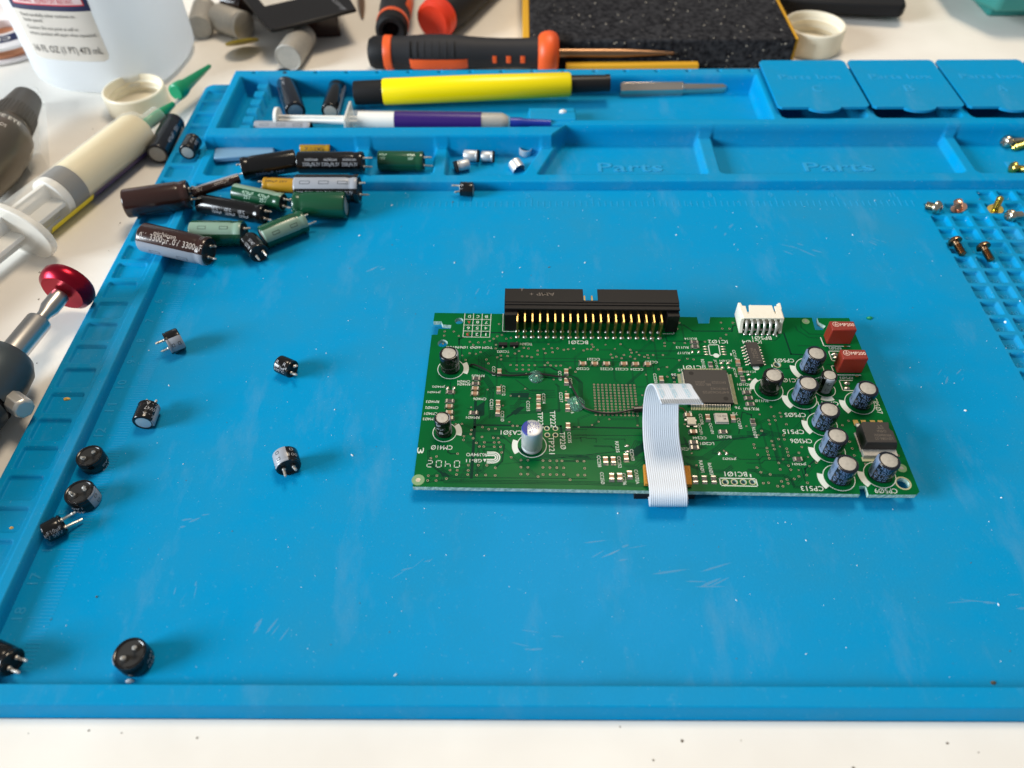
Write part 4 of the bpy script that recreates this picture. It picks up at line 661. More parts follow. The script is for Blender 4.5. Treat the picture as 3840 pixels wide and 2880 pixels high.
loose(((7.39, 12.10, 9.02), (28.98, 18.19, 9.02), 4.72), 'slv_black', 'big black capacitor leaning across the front tray rim with its seal facing left', PILE, True, 'st_blue', 172, 60, ('prt_blue', ('2200µF 16V', 11, 45, 12, 1.7, 1)), lead=2)
loose(((29.77, 17.47, 8.48), (57.38, 17.32, 8.48), 4.48), 'slv_black', 'black capacitor with repeated 6.3V print lying in the tray, leads to the right', PILE, False, None, 0, 0, ('prt_grey', ('3300µF6.3V', 5, -12, 6.5, 1.9, -1), ('3300µF6.3V', 13, -12, 7.4, 1.9, -1), ('3300µF6.3V', 21, -12, 7.4, 1.9, -1), ('nichicon', 13, 16, 5.5, 1.3, -1), ('nichicon', 21, 16, 5.5, 1.3, -1), ('nichicon', 5, 16, 5.5, 1.3, -1)), 3.8)
loose(((32.30, -1.05, 8.19), (58.21, -1.17, 8.19), 5.79), 'slv_black', 'black capacitor with a broad pale grey stripe along its top, in the heap', PILE, False, 'st_grey', 26, 50, ('prt_grey', ('3300µF6.3V', 5, -18, 6.4, 2.0, -1), ('3300µF6.3V', 13, -18, 6.4, 2.0, -1), ('3300µF6.3V', 21, -18, 6.4, 2.0, -1)), 4, marks=3)
loose(((17.91, 4.02, 6.69), (30.98, 3.12, 6.69), 3.09), 'slv_yellow', 'gold sleeved capacitor in the middle of the heap between black ones', PILE, True, None, 0, 0, ('prt_dark', ('100µF 25V', 6, -30, 9, 1.2, 1)), 2.5)
loose(((26.19, 36.47, 3.08), (39.63, 36.39, 3.08), 2.68), 'slv_yellow', 'gold sleeved capacitor in the parts tray behind the black one', PILE, False, None, 0, 0, ('prt_dark', ('PW(M)', 7, -10, 8, 2.4, -1)), 2)
loose(((-7.15, -5.15, 4.20), (20.93, -12.79, 4.20), 4.00), 'slv_black', 'slim black capacitor with two lines of temperature print below the dark brown one', PILE, False, None, 0, 0, ('prt_grey', ('105°C', 20, -8, 3, 1.4, -1), ('105°C', 14, -8, 3, 1.4, -1), ('105°C', 8, -8, 3, 1.4, -1), ('2200µF', 19, -34, 4.4, 1.4, -1), ('2200µF', 13, -34, 4.4, 1.4, -1), ('2200µF', 7, -34, 4.4, 1.4, -1)), 4)
loose(((32.71, -8.15, 5.50), (53.57, -8.24, 5.50), 5.50), 'slv_green', 'fat dark green capacitor lying with its grey can end to the right', PILE, True, None, 0, 0, (), 2)
loose(((6.53, -0.62, 6.34), (27.41, -6.29, 5.34), 3.74), 'slv_green', 'green capacitor with white print and a pale stripe on top, centre of the heap', PILE, False, 'st_green', 60, 50, ('prt_lgreen', ('470µF', 14, 12, 5, 1.6, -1), ('470µF', 7, 12, 5, 1.6, -1), ('25V', 14, -14, 3, 1.6, -1), ('25V', 7, -14, 3, 1.6, -1)), 4)
loose(((-4.30, -25.58, 5.03), (16.04, -25.80, 5.03), 5.03), 'slv_green', 'dark green capacitor with a pale green stripe beside the printed brown one', PILE, False, 'st_green', 26, 60, (), 3.4, marks=2)
loose(((23.40, -28.00, 4.64), (37.90, -17.49, 4.64), 4.64), 'slv_green', 'green capacitor lying aslant with a broad pale green stripe, foremost green one', PILE, False, 'st_green', 0, 62, (), 4, marks=2)
loose(((18.19, -28.68, 3.90), (24.06, -36.50, 3.90), 3.90), 'slv_black', 'small black capacitor poking out under the slanted green one, leads forward', PILE, False, None, 0, 0, ('prt_grey', ('16V47', 3.5, 5, 4, 1.4, -1), ('105°C', 3.5, -25, 4, 1.4, -1)), 4.5)
loose(((-9.77, -3.66, 8.08), (7.35, 6.53, 8.28), 2.08), 'slv_brown', 'thin dark brown capacitor bridging the brown and the big black one', PILE, True, 'st_grey', -68, 50, ('prt_tan', ('1000µF', 12, -12, 7, 1.4, 1), ('10V', 3, -12, 3, 1.4, 1)), 5)
loose(((-21.00, 27.91, 6.65), (-20.90, 37.79, 6.65), 3.65), 'slv_black', 'short black capacitor on the edge strip with its grey end facing forward', PILE, False, None, 0, 0, ('prt_grey', ('25V', 5, -20, 3, 1.2, 1), ('47µF', 5, 12, 4, 1.2, 1)), 0)
loose(((-36.96, 32.72, 2.67), (-37.32, 59.40, 2.67), 4.87), 'slv_navy', 'dark capacitor lying on the white table against the mat edge by the syringe', PILE, False, None, 0, 0, ('prt_grey', ('470µF', 17, -22, 7, 1.8, -1), ('35V', 9, -22, 4, 1.8, -1)), 0)
G2 = 'capacitors lying in the back tool tray'
loose(((7.30, 96.74, 5.18), (19.01, 63.83, 5.18), 4.78), 'slv_navy', 'black capacitor in the back tray, left one of the two behind the white plunger', G2, True, 'st_blue', 100, 50, ('prt_grey', ('1000µF 16V', 10, 20, 12, 2, 1)), 0, top='stripgrey')
loose(((34.68, 87.82, 4.55), (34.88, 64.83, 4.55), 4.15), 'slv_black', 'black capacitor in the back tray next to the black brush pen cap', G2, True, 'st_grey', -70, 50, ('prt_grey', ('2200µF', 10, -40, 9, 1.6, 1)), 0)
loose(((2.45, 52.79, 3.59), (28.27, 51.91, 3.59), 3.19), 'slv_navy', 'capacitor with grey stripe up along the front wall of the back tray', G2, False, 'st_grey', 30, 110, (), 0, marks=3)
o = loose(((62.47, 24.10, 4.77), (82.07, 23.54, 4.77), 4.37), 'slv_green', 'green capacitor alone in the second tray pocket with leads to the right', 'capacitors in the parts tray', False, None, 0, 0, ('prt_lgreen', ('470µF', 5, 36, 3.4, 1.3, -1), ('16V', 5, 16, 2.2, 1.3, -1), ('470µF', 17, 36, 3.4, 1.3, -1), ('16V', 17, 16, 2.2, 1.3, -1)), 4)
# scattered small ones
loose(((2.99, -84.22, 3.96), (7.13, -81.36, 3.96), 3.96), 'slv_black', 'small black capacitor with grey stripe nearest the left ridge, its leads pointing left', DES, True, 'st_grey', 18, 76, (), 3.2, marks=2)
loose(((42.83, -92.48, 3.14), (47.82, -95.08, 3.14), 3.14), 'slv_black', 'small black capacitor with square marks, leads pointing right, alone left of the board', DES, False, None, 0, 0, ('prt_grey', ('R', 4.4, 8, 1.1, 1.1, -1), ('R', 1.5, 8, 1.1, 1.1, -1), ('35V 1mF', 3.0, -22, 4.2, .9, -1), ('105°C', 3.0, -42, 4.0, .9, -1)), 3.6, bend=(.6, .9))
loose(((52.37, -129.79, 3.80), (54.52, -134.85, 3.80), 3.80), 'slv_black', 'small black capacitor with broad grey stripe and leads toward the viewer, left of the board', DES, False, 'st_grey', -34, 84, ('prt_grey', ('0', 4.0, 32, 1.3, 1.1, 0), ('100', 2.0, 36, 2.8, 1.1, 0)), 3.4, marks=2, bend=(.2, .4))
loose(((5.20, -110.97, 3.39), (5.34, -117.91, 3.39), 3.39), 'slv_black', 'small black capacitor printed 16V47 with pale blue end, beside ruler mark eleven', DES, True, 'st_grey', -64, 50, ('prt_grey', ('16V47', 3.1, -12, 4.0, 1.4, 0), ('Z - A', 1.3, -12, 4.0, 1.2, 0), ('Z - A', 5.4, -12, 4.0, 1.0, 0)), 2.6, top='silver')
loose(((-10.05, -156.61, 2.99), (-6.05, -153.52, 2.99), 2.99), 'slv_black', 'small black capacitor printed 10µF 50V against the ridge, leads to the upper right', DES, False, None, 0, 0, ('prt_grey', ('µF10µF', 2.8, -12, 4.6, 1.3, -1), ('V 50V', 2.8, -36, 4.4, 1.2, -1)), 4.6, bend=(-.2, .2))
loose(((-9.73, -190.65, 3.56), (-2.98, -193.22, 3.56), 3.56), 'slv_black', 'black capacitor cut by the left border of the view, two bright leads forward', DES, False, None, 0, 0, (), 5, bend=(.5, .3))
loose(((98.64, 6.09, 3.02), (104.10, 5.55, 3.02), 3.02), 'slv_black', 'tiny black capacitor at the back of the work surface by the inch ruler', DES, True, None, 0, 0, ('prt_grey', ('6', 1.0, -30, 1.2, 1.0, 0)), 3.6, bend=(.3, .6))
def upright(bx, r, label, st, lean, bend, texts=()):
    x, y, h = bx; d = Vector((lean[0], lean[1], -1)).normalized(); top = Vector((x, y, 0))-d*h
    o = capacitor('capacitor', h, r, frame(top, d, 0), 'slv_black', st[0] if st else None, None, st[1] if st else 0, st[2] if st else 0, texts, 2.9, 'alu', bend, st[3] if st else 0)
    return tag(o, label, 'capacitor', DES)
upright((-6.16, -131.09, 4.70), 4.05, 'black capacitor standing leads up beside ruler mark twelve, solder balls on its leads', ('st_grey', 165, 40, 0), (.02, 0), (.9, .6), ('prt_grey', ('104', 4.6, -30, 3.2, 1.0, 0), ('1A0', 3.0, -40, 3.2, .9, 0)))
upright((-4.00, -144.25, 5.25), 4.35, 'black capacitor standing leads up with a grey stripe facing front', ('st_grey', -38, 62, 2), (.02, 0), (1.2, .2), ('prt_grey', ('40', 4.4, 44, 2.4, 1.1, 0), ('1A0', 2.6, 50, 3.2, .9, 0)))
upright((26.45, -191.48, 5.45), 4.2, 'black capacitor standing leads up near the front lip of the mat', ('st_grey', 120, 40, 0), (.02, 0), (.6, .3), ('prt_grey', ('220', 4.4, -30, 3.2, 1.0, 0), ('16V', 2.6, -36, 3.2, .9, 0)))
# surface mount cans in the third pocket
def smdcan(a, b_, r, label):
    d = Vector(b_)-Vector(a); L = d.length; M = frame(a, d)
    o = MB().lathe([(r*.9, .7), (r, .8), (r, 1.4), (r*.94, 1.6), (r, 1.9), (r, L-.4), (r*.9, L), (0, L)], 24).build('surface_mount_capacitor', 'silver'); o.matrix_world = M
    MB().box(-r*1.04, r*1.04, -r*1.04, r*1.04, 0, .8).build('plastic_base', 'blackm', o, bevel=.15); return tag(o, label, 'capacitor', 'silver can capacitors in the parts tray')
smdcan(((105.65, 30.28, 3.04), (99.00, 30.88, 3.04), 2.64)[0], ((105.65, 30.28, 3.04), (99.00, 30.88, 3.04), 2.64)[1], 2.45, 'silver can capacitor in the tray pocket, rear one of the cluster of three')
smdcan(((112.35, 30.12, 2.83), (106.63, 30.42, 2.83), 2.43)[0], ((112.35, 30.12, 2.83), (106.63, 30.42, 2.83), 2.43)[1], 2.3, 'silver can capacitor in the tray pocket, rightmost of the cluster of three')
smdcan(((95.53, 22.32, 2.86), (101.27, 24.66, 2.86), 2.46)[0], ((95.53, 22.32, 2.86), (101.27, 24.66, 2.86), 2.46)[1], 2.35, 'silver can capacitor in the tray pocket with its black base turned to the front left')
def cup(p, d, r, L, label):
    o = MB().lathe([(0, 0), (r*.9, 0), (r, .3), (r, L), (r*.93, L), (r*.93, .5), (0, .5)], 24).build('aluminium_can', 'silver'); o.matrix_world = frame(p, d); return tag(o, label, 'metal can', 'empty cans by the slanted tray wall')
cup((120.92, 26.05, 2.60), (.45, -.75, -.25), 2.9, 4.6, 'empty silver can lying open toward the front beside the slanted tray wall')
cup((125.71, 36.18, 0.40), (.1, -.1, 1), 2.75, 3.4, 'silver can standing open side up behind the lying one in the tray')
# ------------------------------------------------------------------ screws
def screw(head, tip, r, m, label, group='loose screws on the cells', flange=False, rs=None):
    a, b_ = Vector(head), Vector(tip); L = (b_-a).length; rs = rs or r*.48; hh = r*.75
    P = [(0, -hh*.95), (r*.55, -hh*.95), (r*.85, -hh*.7), (r, -hh*.25), (r, 0), (rs*1.0, 0.02)]
    if flange: P = [(0, -hh*.5), (r*.5, -hh*.5), (r*.6, -.3), (r*1.15, -.25), (r*1.15, 0), (rs, .02)]
    o = MB().lathe(P, 20).build('screw', m); o.matrix_world = frame(a, b_-a)
    T_ = [(rs, 0)]; z = L*.22; T_.append((rs*.9, z))
    while z < L*.9: T_ += [(rs*1.12, z+.18), (rs*.78, z+.42)]; z += .62
    MB().lathe(T_+[(rs*.6, L*.96), (0, L)], 14).build('threaded_shank', m, o)
    b = MB(); z0 = -(hh*.95 if not flange else hh*.5)-.02
    for s in (0, 90): b.box(-r*.5, r*.5, -r*.11, r*.11, z0, z0+.25, 0, Matrix.Rotation(math.radians(s), 4, 'Z'))
    b.build('cross_recess', 'dirt_slot_shade', o); return tag(o, label, 'screw', group)  # dark bars on the head stand in for shade inside the cross slot
screw((292.11, -6.44, 2.20), (289.49, -3.81, 1.40), 2.9, 'nickel', 'dull screw on its side at the left corner of the screw cells', rs=1.6)
screw((303.71, -3.23, -0.20), (301.82, -3.20, 3.40), 3.0, 'pinky', 'copper coloured screw standing on its head in the first row of cells', rs=1.5)
screw((318.11, -4.43, -0.20), (316.87, -5.27, 6.60), 2.6, 'brassy', 'yellow flanged screw standing tip up and tilted right', flange=True, rs=1.2)
screw((320.04, -12.11, 2.40), (325.93, -10.25, 1.40), 2.5, 'nickel', 'silver pan head screw with its cross slot facing left by the yellow one', rs=1.3)
screw((291.97, -28.45, 2.20), (293.37, -34.97, 0.80), 2.6, 'bronze', 'bronze screw lying tip forward, left one of the front pair', rs=1.3)
screw((301.54, -31.78, 2.20), (302.70, -38.30, 0.80), 2.6, 'bronze', 'bronze screw lying tip forward, right one of the front pair', rs=1.3)
TS = 'screws lying in the right parts tray'
screw((340.34, 40.94, 2.60), (351.03, 44.55, 1.60), 2.9, 'nickel', 'round headed screw at the back of the right parts tray', TS, rs=1.3)
screw((352.96, 41.77, 2.40), (341.28, 37.17, 1.70), 2.7, 'brassy', 'threaded screw crossing in front of the round headed one, tip to the left', TS, rs=1.4)
screw((335.31, 21.09, 2.40), (341.99, 20.64, 1.60), 2.6, 'brassy', 'brass coloured screw near the front rim of the right parts tray', TS, rs=1.3)
# ------------------------------------------------------------------ bottles and caps
bmb = MB().lathe([(0, TZ), (31, TZ), (35.5, TZ+1.2), (38.2, TZ+5), (38.5, TZ+9), (38.5, 96), (34, 108), (14, 116), (13, 126), (0, 126)], 72)
def bshape(th):
    a = th+math.radians(7); return (abs(math.cos(a)/36.8)**2.8+abs(math.sin(a)/36.0)**2.8)**(-1/2.8)
bmb.v = [((x*(f := bshape(math.atan2(y, x))/38.5))-87, y*f+127, z) for x, y, z in bmb.v]
bt = bmb.build('plastic_bottle', 'hdpe', at=(-87, 127, TZ))
tag(bt, 'frosted white plastic bottle with a grey and navy label, standing behind the syringe', 'bottle')
def cylpatch(a0, a1, z0, z1, r, n=24, mi=0, b=None, rc=0):
    b = b or MB(); v = []; f = []
    rows_ = [(z0, rc), (z0+rc*.3, rc*.3), (z0+rc, 0), (z1, 0)] if rc else [(z0, 0), (z1, 0)]
    for z, ins in rows_:
        da = math.degrees(ins/r)
        for i in range(n+1): a = math.radians(a0+da+(a1-a0-2*da)*i/n); q_ = bshape(a)+r-38.5; v.append((q_*math.cos(a)-87, q_*math.sin(a)+127, z))
    for j in range(len(rows_)-1): f += [(j*(n+1)+i, j*(n+1)+i+1, (j+1)*(n+1)+i+1, (j+1)*(n+1)+i) for i in range(n)]
    return b.add(v, f, mi)
lb = cylpatch(-126, -67.5, 16.6, 72, 38.62, rc=3); cylpatch(-126, -67.0, 40.0, 66, 38.68, mi=1, b=lb); cylpatch(-122.4, -70, 42.4, 62, 38.74, mi=2, b=lb); cylpatch(-121.6, -70.8, 43.0, 61.4, 38.79, mi=3, b=lb)
lb.build('bottle_label', ['label', 'navy', 'redink', 'pinklab'], bt, at=(-87, 127, TZ))
tb = MB()
def btext(t, a0, a1, z, h, mi=0):
    v, f = text2d(t); ps = [(math.radians(a0+(a1-a0)*x), z+(y-.5)*h) for x, y in v]; tb.add([((bshape(a)+.36)*math.cos(a)-87, (bshape(a)+.36)*math.sin(a)+127, zz) for a, zz in ps], f, mi)
btext('16 FL OZ (1 PT) 473 mL', -122.5, -70.5, 21.4, 4.4); btext('Read carefully other cautions on', -120.5, -79.5, 37.6, 2.1); btext('back panel.', -120, -105, 35.2, 2.1); btext('Caution: Do not point at self or', -120, -80.5, 31.7, 2.1); btext('others; product will squirt when squeezed.', -120.5, -70, 29.0, 2.1); btext('RESPIRATORY IRRITANT.', -104, -76, 44.4, 2.2, 1); btext('WARNING', -120, -107, 44.6, 2.0, 1)
tb.build('label_print', ['ink', 'redink'], bt, at=(-87, 127, TZ))
def bcapp(c, r, h, label, lean=(0, 0)):
    P = [(0, 0), (r*.96, 0), (r, .6), (r*1.0, h-.6), (r*.97, h), (r*.92, h), (r*.91, h-.6), (r*.91, h*.74), (r*.85, h*.66), (r*.91, h*.56), (r*.91, h*.44), (r*.85, h*.36), (r*.91, h*.26), (r*.91, 1.6), (0, 1.6)]
    o = MB().lathe(P, 48).build('bottle_cap', 'capcream'); o.matrix_world = frame((c[0], c[1], TZ), (lean[0], lean[1], 1)); return tag(o, label, 'bottle cap', 'screw caps lying open side up')
bcapp((-62.0, 81.5), 14.4, 10.2, 'cream screw cap open side up between the bottle and the green syringe tip')
bcapp((278.5, 141.5), 15.8, 12.4, 'cream screw cap open side up behind the blue tray lids')
# ------------------------------------------------------------------ flux syringe
sa, sb2 = Vector((-73.22, -24.63, 7.20)), Vector((-46.70, 46.18, 7.20)); sd = (sb2-sa).normalized(); Ls = (sb2-sa).length; SM = frame(sa, sd, 0, (0, 0, 1)); r = 9.4
sy = tag(empty('flux_syringe', tuple(sa), SM), 'large clear syringe full of cream flux with a green tip, lying on the table', 'syringe')
MB().lathe([(r, -2), (r, Ls-3), (r*.9, Ls), (r*.45, Ls+3.2), (4.4, Ls+4), (4.4, Ls+12), (4.0, Ls+12)], 40, 0, None, 0, 360, False, False).build('barrel', 'clear', sy)
MB().lathe([(0, 31), (8.6, 31), (8.6, Ls-4), (7.6, Ls-1.2), (4, Ls+1.6), (0, Ls+1.6)], 36).build('flux_fill', 'flux', sy)
MB().lathe([(0, 23), (8.65, 23), (8.65, 30.9), (0, 30.9)], 36).build('piston', 'piston', sy)
fl = MB(); fl.prism([(math.copysign(1, math.cos(a))*min(abs(20*math.cos(a)), 20), 12.2*math.sin(a)) for a in [2*math.pi*i/36 for i in range(36)]], -3.0, 0, 0, Matrix.Rotation(math.radians(90), 4, 'Z')); fl.build('finger_flange', 'frost', sy, bevel=.6)
pl = MB(); pl.box(-1.0, 1.0, -7.4, 7.4, -70, 21).box(-7.4, 7.4, -1.0, 1.0, -70, 21).lathe([(0, 19.5), (8.5, 19.5), (8.5, 22.9), (0, 22.9)], 32).lathe([(0, -74), (12, -74), (12, -71), (0, -71)], 32); pl.build('plunger', 'syrwhite', sy, bevel=.3)
lbm = MB(); n = 20
def spatch(a0, a1, z0, z1, mi, rr):
    v = [(rr*math.cos(math.radians(a0+(a1-a0)*i/n)), rr*math.sin(math.radians(a0+(a1-a0)*i/n)), z) for z in (z0, z1) for i in range(n+1)]
    lbm.add(v, [(i, i+1, i+n+2, i+n+1) for i in range(n)], mi)
for sgn in (1,):
    spatch(112, 250, 8, 32, 0, r+.08); spatch(112, 250, 33.6, Ls-6, 1, r+.08); spatch(112, 250, 32, 33.6, 2, r+.085)
lbm.build('wrap_label', ['yellowlab', 'purple', 'navy'], sy)
MB().lathe([(0, Ls+2), (2.6, Ls+2), (2.6, Ls+12.5), (1.9, Ls+18), (1.2, Ls+23), (0, Ls+23)], 20).build('luer_hub', 'pgreen', sy)
MB().lathe([(.95, Ls+20), (.9, Ls+33)], 12).build('needle', 'frost', sy)
ca, cb = Vector((-37.65, 71.71, 10.50)), Vector((-29.54, 100.98, 9.00)); CM = SM.inverted() @ frame(ca, cb-ca, 0, (0, 0, 1)); Lt = (cb-ca).length
o = MB().lathe([(0, 0), (3.1, 0), (3.9, .6), (4.0, 3), (3.6, 6.5), (2.9, 8), (1.0, Lt-1), (.6, Lt), (0, Lt)], 24).build('tapered_tip', 'pgreen', sy); o.matrix_local = CM
# ------------------------------------------------------------------ desoldering pump
pa, pb = Vector((-36.25, -62.91, 11.00)), Vector((-43.85, -100.87, 10.00)); pdv = (pa-pb).normalized(); Lp = (pa-pb).length; PM = frame(pb, pdv, 0, (0, 0, 1))
pp = tag(empty('desoldering_pump', tuple(pb), PM), 'metal desoldering pump with a red knob lying left of the mat', 'desoldering pump')
MB().lathe([(0, Lp-3.4), (7.2, Lp-3.4), (8.8, Lp-2.0), (9.2, Lp-.4), (9.2, Lp+1.4), (8.5, Lp+2.4), (0, Lp+2.8)], 44).build('plunger_knob', 'anod', pp)
MB().lathe([(0, -20), (2.1, -20), (2.1, Lp-14), (3.0, Lp-11), (3.0, Lp-4.4), (0, Lp-4.4)], 24).build('plunger_rod', 'steel', pp)
MB().lathe([(0, -25), (4.05, -25), (4.05, Lp-17.5), (3.8, Lp-16.9), (2.2, Lp-16.9)], 28).build('guide_sleeve', 'steel', pp)
MB().lathe([(4.0, 6.5), (7.5, 5.6), (9.6, 2.5), (10.6, -3), (10.9, -12.6), (10.3, -12.8), (10.3, -13.8), (10.9, -14.0), (10.9, -110), (0, -110)], 48, [0, 0, 0, 0, 1, 1, 1, 0, 0]).build('barrel', ['gun', 'blackm'], pp)
bb = Vector((-32.44, -114.78, 8.50)); ba_ = Vector((-30.80, -112.31, 8.50)); o = MB().lathe([(0, -6), (3.4, -6), (3.4, 2.6), (2.7, 3.4), (0, 3.4)], 8).build('release_button', 'tin', pp, bevel=.3); o.matrix_local = PM.inverted() @ frame(bb, (.72, -.5, .1))
# ------------------------------------------------------------------ dropper bottle and clear blister
da, dd = Vector((-102.13, 36.74, 11.00)), Vector((-104.96, 68.16, 11.00)); DM = frame(da, dd-da, 0, (0, 0, 1)); Ld = (dd-da).length
dr = tag(MB().lathe([(0, -62), (4.0, -60), (9.5, -42), (12.4, -24), (13.0, -9), (12.2, -3.5), (9.6, 1.2), (8.9, 2.2), (8.9, 4), (0, 4)], 40).build('dropper_bottle', 'tube'), 'brown foil dropper bottle with ribbed grey cap at the left edge of the table', 'dropper bottle'); dr.matrix_world = DM
cpm = MB(); prof = [(9.0, 4.2), (9.2, 5), (8.2, 15.5), (7.9, 16), (6.2, Ld-2.5), (4.6, Ld-.5), (0, Ld+.2)]; cpm.lathe(prof, 36)
for i in range(36): a = 2*math.pi*i/36; cpm.tube([(9.05*math.cos(a), 9.05*math.sin(a), 5), (8.15*math.cos(a), 8.15*math.sin(a), 15)], .32, 5)
cpm.build('ribbed_cap', 'capgrey', dr); tm = MB()
for t, z, th, w, h in (('SE EYE', -4.5, 40, 9, 2.2), ('ODS', -11, 34, 4, 2.0), ('AR', -20, 30, 3.4, 2.4), ('UEL', -25, 32, 5, 2.4)): tm.wraptext(t, 13.0 if z < -6 else 12.6, z, th, w, h, 0, across=True)
tm.build('foil_print', 'tubetext', dr)
MB().box(-9, 9, -1.4, 1.4, -8, -1.5, 0, Matrix.Translation((9.6, 0, -10)) @ Matrix.Rotation(math.radians(25), 4, 'Y')).build('foil_fold', 'tube', dr, bevel=1.2)
q = [(-115.37, 83.87), (-109.54, 83.83), (-85.05, 28.02), (-91.89, 25.00)]; b = MB()
b.prism(q, TZ+.1, TZ+.5); b.box(0, .5, 0, 1, 0, 1)
b = MB(); b.prism(q, 6.6, 7.1)
for i in range(4):
    (ax_, ay_), (bx_, by_) = q[i], q[(i+1) % 4]; b.add([(ax_, ay_, TZ+.05), (bx_, by_, TZ+.05), (bx_, by_, 6.6), (ax_, ay_, 6.6)], [(0, 1, 2, 3)])
tag(b.build('clear_sleeve', 'clear', at=(*q[0], TZ)), 'clear plastic sleeve standing beside the dropper bottle', 'plastic sleeve')
# ------------------------------------------------------------------ wick spool
wk = tag(empty('braid_spool', (-157, 150, TZ)), 'copper desoldering braid spool with a navy label half hidden behind the bottle', 'spool')
MB().lathe([(9.6, TZ), (27, TZ), (28.4, TZ+1), (28.4, TZ+2.2), (26, TZ+2.6), (26, TZ+7), (28.4, TZ+7.4), (28.4, TZ+8.8), (27, TZ+9.6), (12, TZ+9.6), (9.6, TZ+8.2), (9.6, TZ)], 48, 0, Matrix.Translation((-157, 150, 0))).build('spool_body', 'spool', wk, at=(-157, 150, TZ))
MB().lathe([(26.2, TZ+2.7), (27.4, TZ+4.8), (26.2, TZ+6.9)], 40, 0, Matrix.Translation((-157, 150, 0)), 0, 360, False, False).build('braid', 'wick', wk, at=(-157, 150, TZ))
MB().lathe([(0, TZ+.3), (9.4, TZ+.3), (9.4, TZ+4.5), (0, TZ+4.5)], 30, 0, Matrix.Translation((-157, 150, 0))).build('braid_core', 'wick', wk, at=(-157, 150, TZ))
b = MB(); ring(b, (-157, 150), 14.5, 23.5, TZ+9.7, 0, -95, -35, 16); b.build('spool_label', 'navy', wk, at=(-157, 150, TZ))
MB().text('CK', (-148.5, 133.2), 9, 4.4, 205, z=TZ+9.8).build('label_print', 'whitelab', wk, at=(-157, 150, TZ))
# ------------------------------------------------------------------ tray tools
a, b_ = Vector((59.14, 75.57, 8.60)), Vector((147.55, 79.98, 9.60)); PM2 = frame(a, b_-a, 0, (0, 0, 1)); Lq = (b_-a).length
pen = tag(empty('brush_pen', tuple(a), PM2), 'bright yellow pen with black ends lying along the back tray', 'pen')
MB().lathe([(0, 0), (5.7, 0), (6.0, .6), (6.0, Lq*.5), (5.5, Lq-1), (5.0, Lq), (0, Lq)], 36).build('pen_body', 'yellow', pen)
MB().lathe([(0, -13.6), (5.2, -13.6), (5.4, -12.8), (5.5, -.1), (0, -.1)], 32).build('end_cap', 'blackm', pen)
MB().lathe([(0, Lq), (4.1, Lq), (3.7, Lq+16), (3.9, Lq+17), (3.9, Lq+18.5), (2.2, Lq+18.6), (2.0, Lq+17)], 28).build('pen_tip', 'blackp', pen)
a, b_ = Vector((172.23, 87.97, 2.90)), Vector((224.18, 89.41, 2.90)); o = MB().lathe([(0, 0), (3.5, 0), (3.9, 1.2), (3.9, 30.3)], 6).lathe([(3.6, 30.2), (3.3, 30.4), (3.15, 31), (3.15, 49.4), (2.4, 51.6), (0, 51.6)], 20).build('tool_bit', 'bit', bevel=.2); o.matrix_world = frame(a, b_-a, 12); tag(o, 'short steel tool bit, hexagonal at one end, lying in the back tray', 'tool bit')
a, b_ = Vector((11.40, 57.42, 5.40)), Vector((106.09, 54.63, 5.00)); SM3 = frame(a, b_-a, 0, (0, 0, 1)); L3 = (b_-a).length
ws3 = tag(empty('paste_syringe', tuple(a), SM3), 'small syringe with white plunger and violet label lying in the back tray', 'syringe'); k0 = (45.64, 54.93, 5.20)[0]-a.x; k1 = (66.46, 54.79, 5.20)[0]-a.x
MB().lathe([(0, 0), (5.2, 0), (5.2, 1.6), (2.0, 1.7)], 28).box(-1.9, 1.9, -.6, .6, 1.6, k0+10).box(-.6, .6, -1.9, 1.9, 1.6, k0+10).build('plunger', 'syrwhite', ws3, bevel=.2)
MB().lathe([(4.4, k0), (4.4, L3+9), (3.0, L3+12), (1.8, L3+14)], 30, 0, None, 0, 360, False, False).build('barrel', 'clear', ws3)
MB().lathe([(0, k0+4), (3.9, k0+4), (3.9, k1), (0, k1)], 24).build('plunger_core', 'syrwhite', ws3); MB().lathe([(0, k1+1), (4.0, k1+1), (4.0, L3+10), (2.6, L3+12), (0, L3+12)], 24).build('paste_fill', 'alu', ws3)
MB().lathe([(4.5, k1), (4.5, L3)], 30, 0, None, 0, 360, False, False).build('violet_label', 'pasteb', ws3)
MB().prism([(-5, -8), (5, -8), (5, 8), (-5, 8)], k0-1.2, k0).build('finger_flange', 'frost', ws3, bevel=.3)
MB().lathe([(0, L3+13), (2.4, L3+13), (2.4, L3+18), (2.0, L3+19), (1.6, L3+31.5), (0, L3+31.5)], 20).build('tip_cap', 'bluetip', ws3)
# ------------------------------------------------------------------ screwdrivers
a, b_ = Vector((46.52, 117.91, 7.00)), Vector((143.47, 116.69, 7.00)); M4 = frame(a, b_-a, 0); L4 = (b_-a).length; s = L4/1974.0
sdv = tag(empty('screwdriver', tuple(a), M4), 'black and orange screwdriver lying behind the mat with its shaft to the right', 'screwdriver', 'black and orange screwdrivers')
def pf(*q): return [(rr, (x-118)*s) for x, rr in q]
MB().lathe([(0, 0)]+pf((120, 4.5), (135, 6.6), (180, 7.9), (290, 8.0)), 32).build('end_cap', 'blackm', sdv)
MB().lathe(pf((288, 8.0), (300, 8.35), (365, 8.3), (375, 7.8)), 32, 0, None, 0, 360, False, False).build('orange_ring', 'orange', sdv)
MB().lathe(pf((374, 7.8), (480, 7.7), (600, 8.2), (760, 8.7), (1000, 8.5), (1250, 7.4), (1500, 6.9), (1700, 6.9), (1880, 7.4)), 36, 0, None, 0, 360, False, False).build('grip', 'grip', sdv)
rb2 = MB()
for i in range(7): x = (560+75*i-118)*s; rb2.lathe([(8.2, x-.8), (8.75, x-.5), (8.75, x+.5), (8.2, x+.8)], 10, 0, None, -38, 14, False, False)
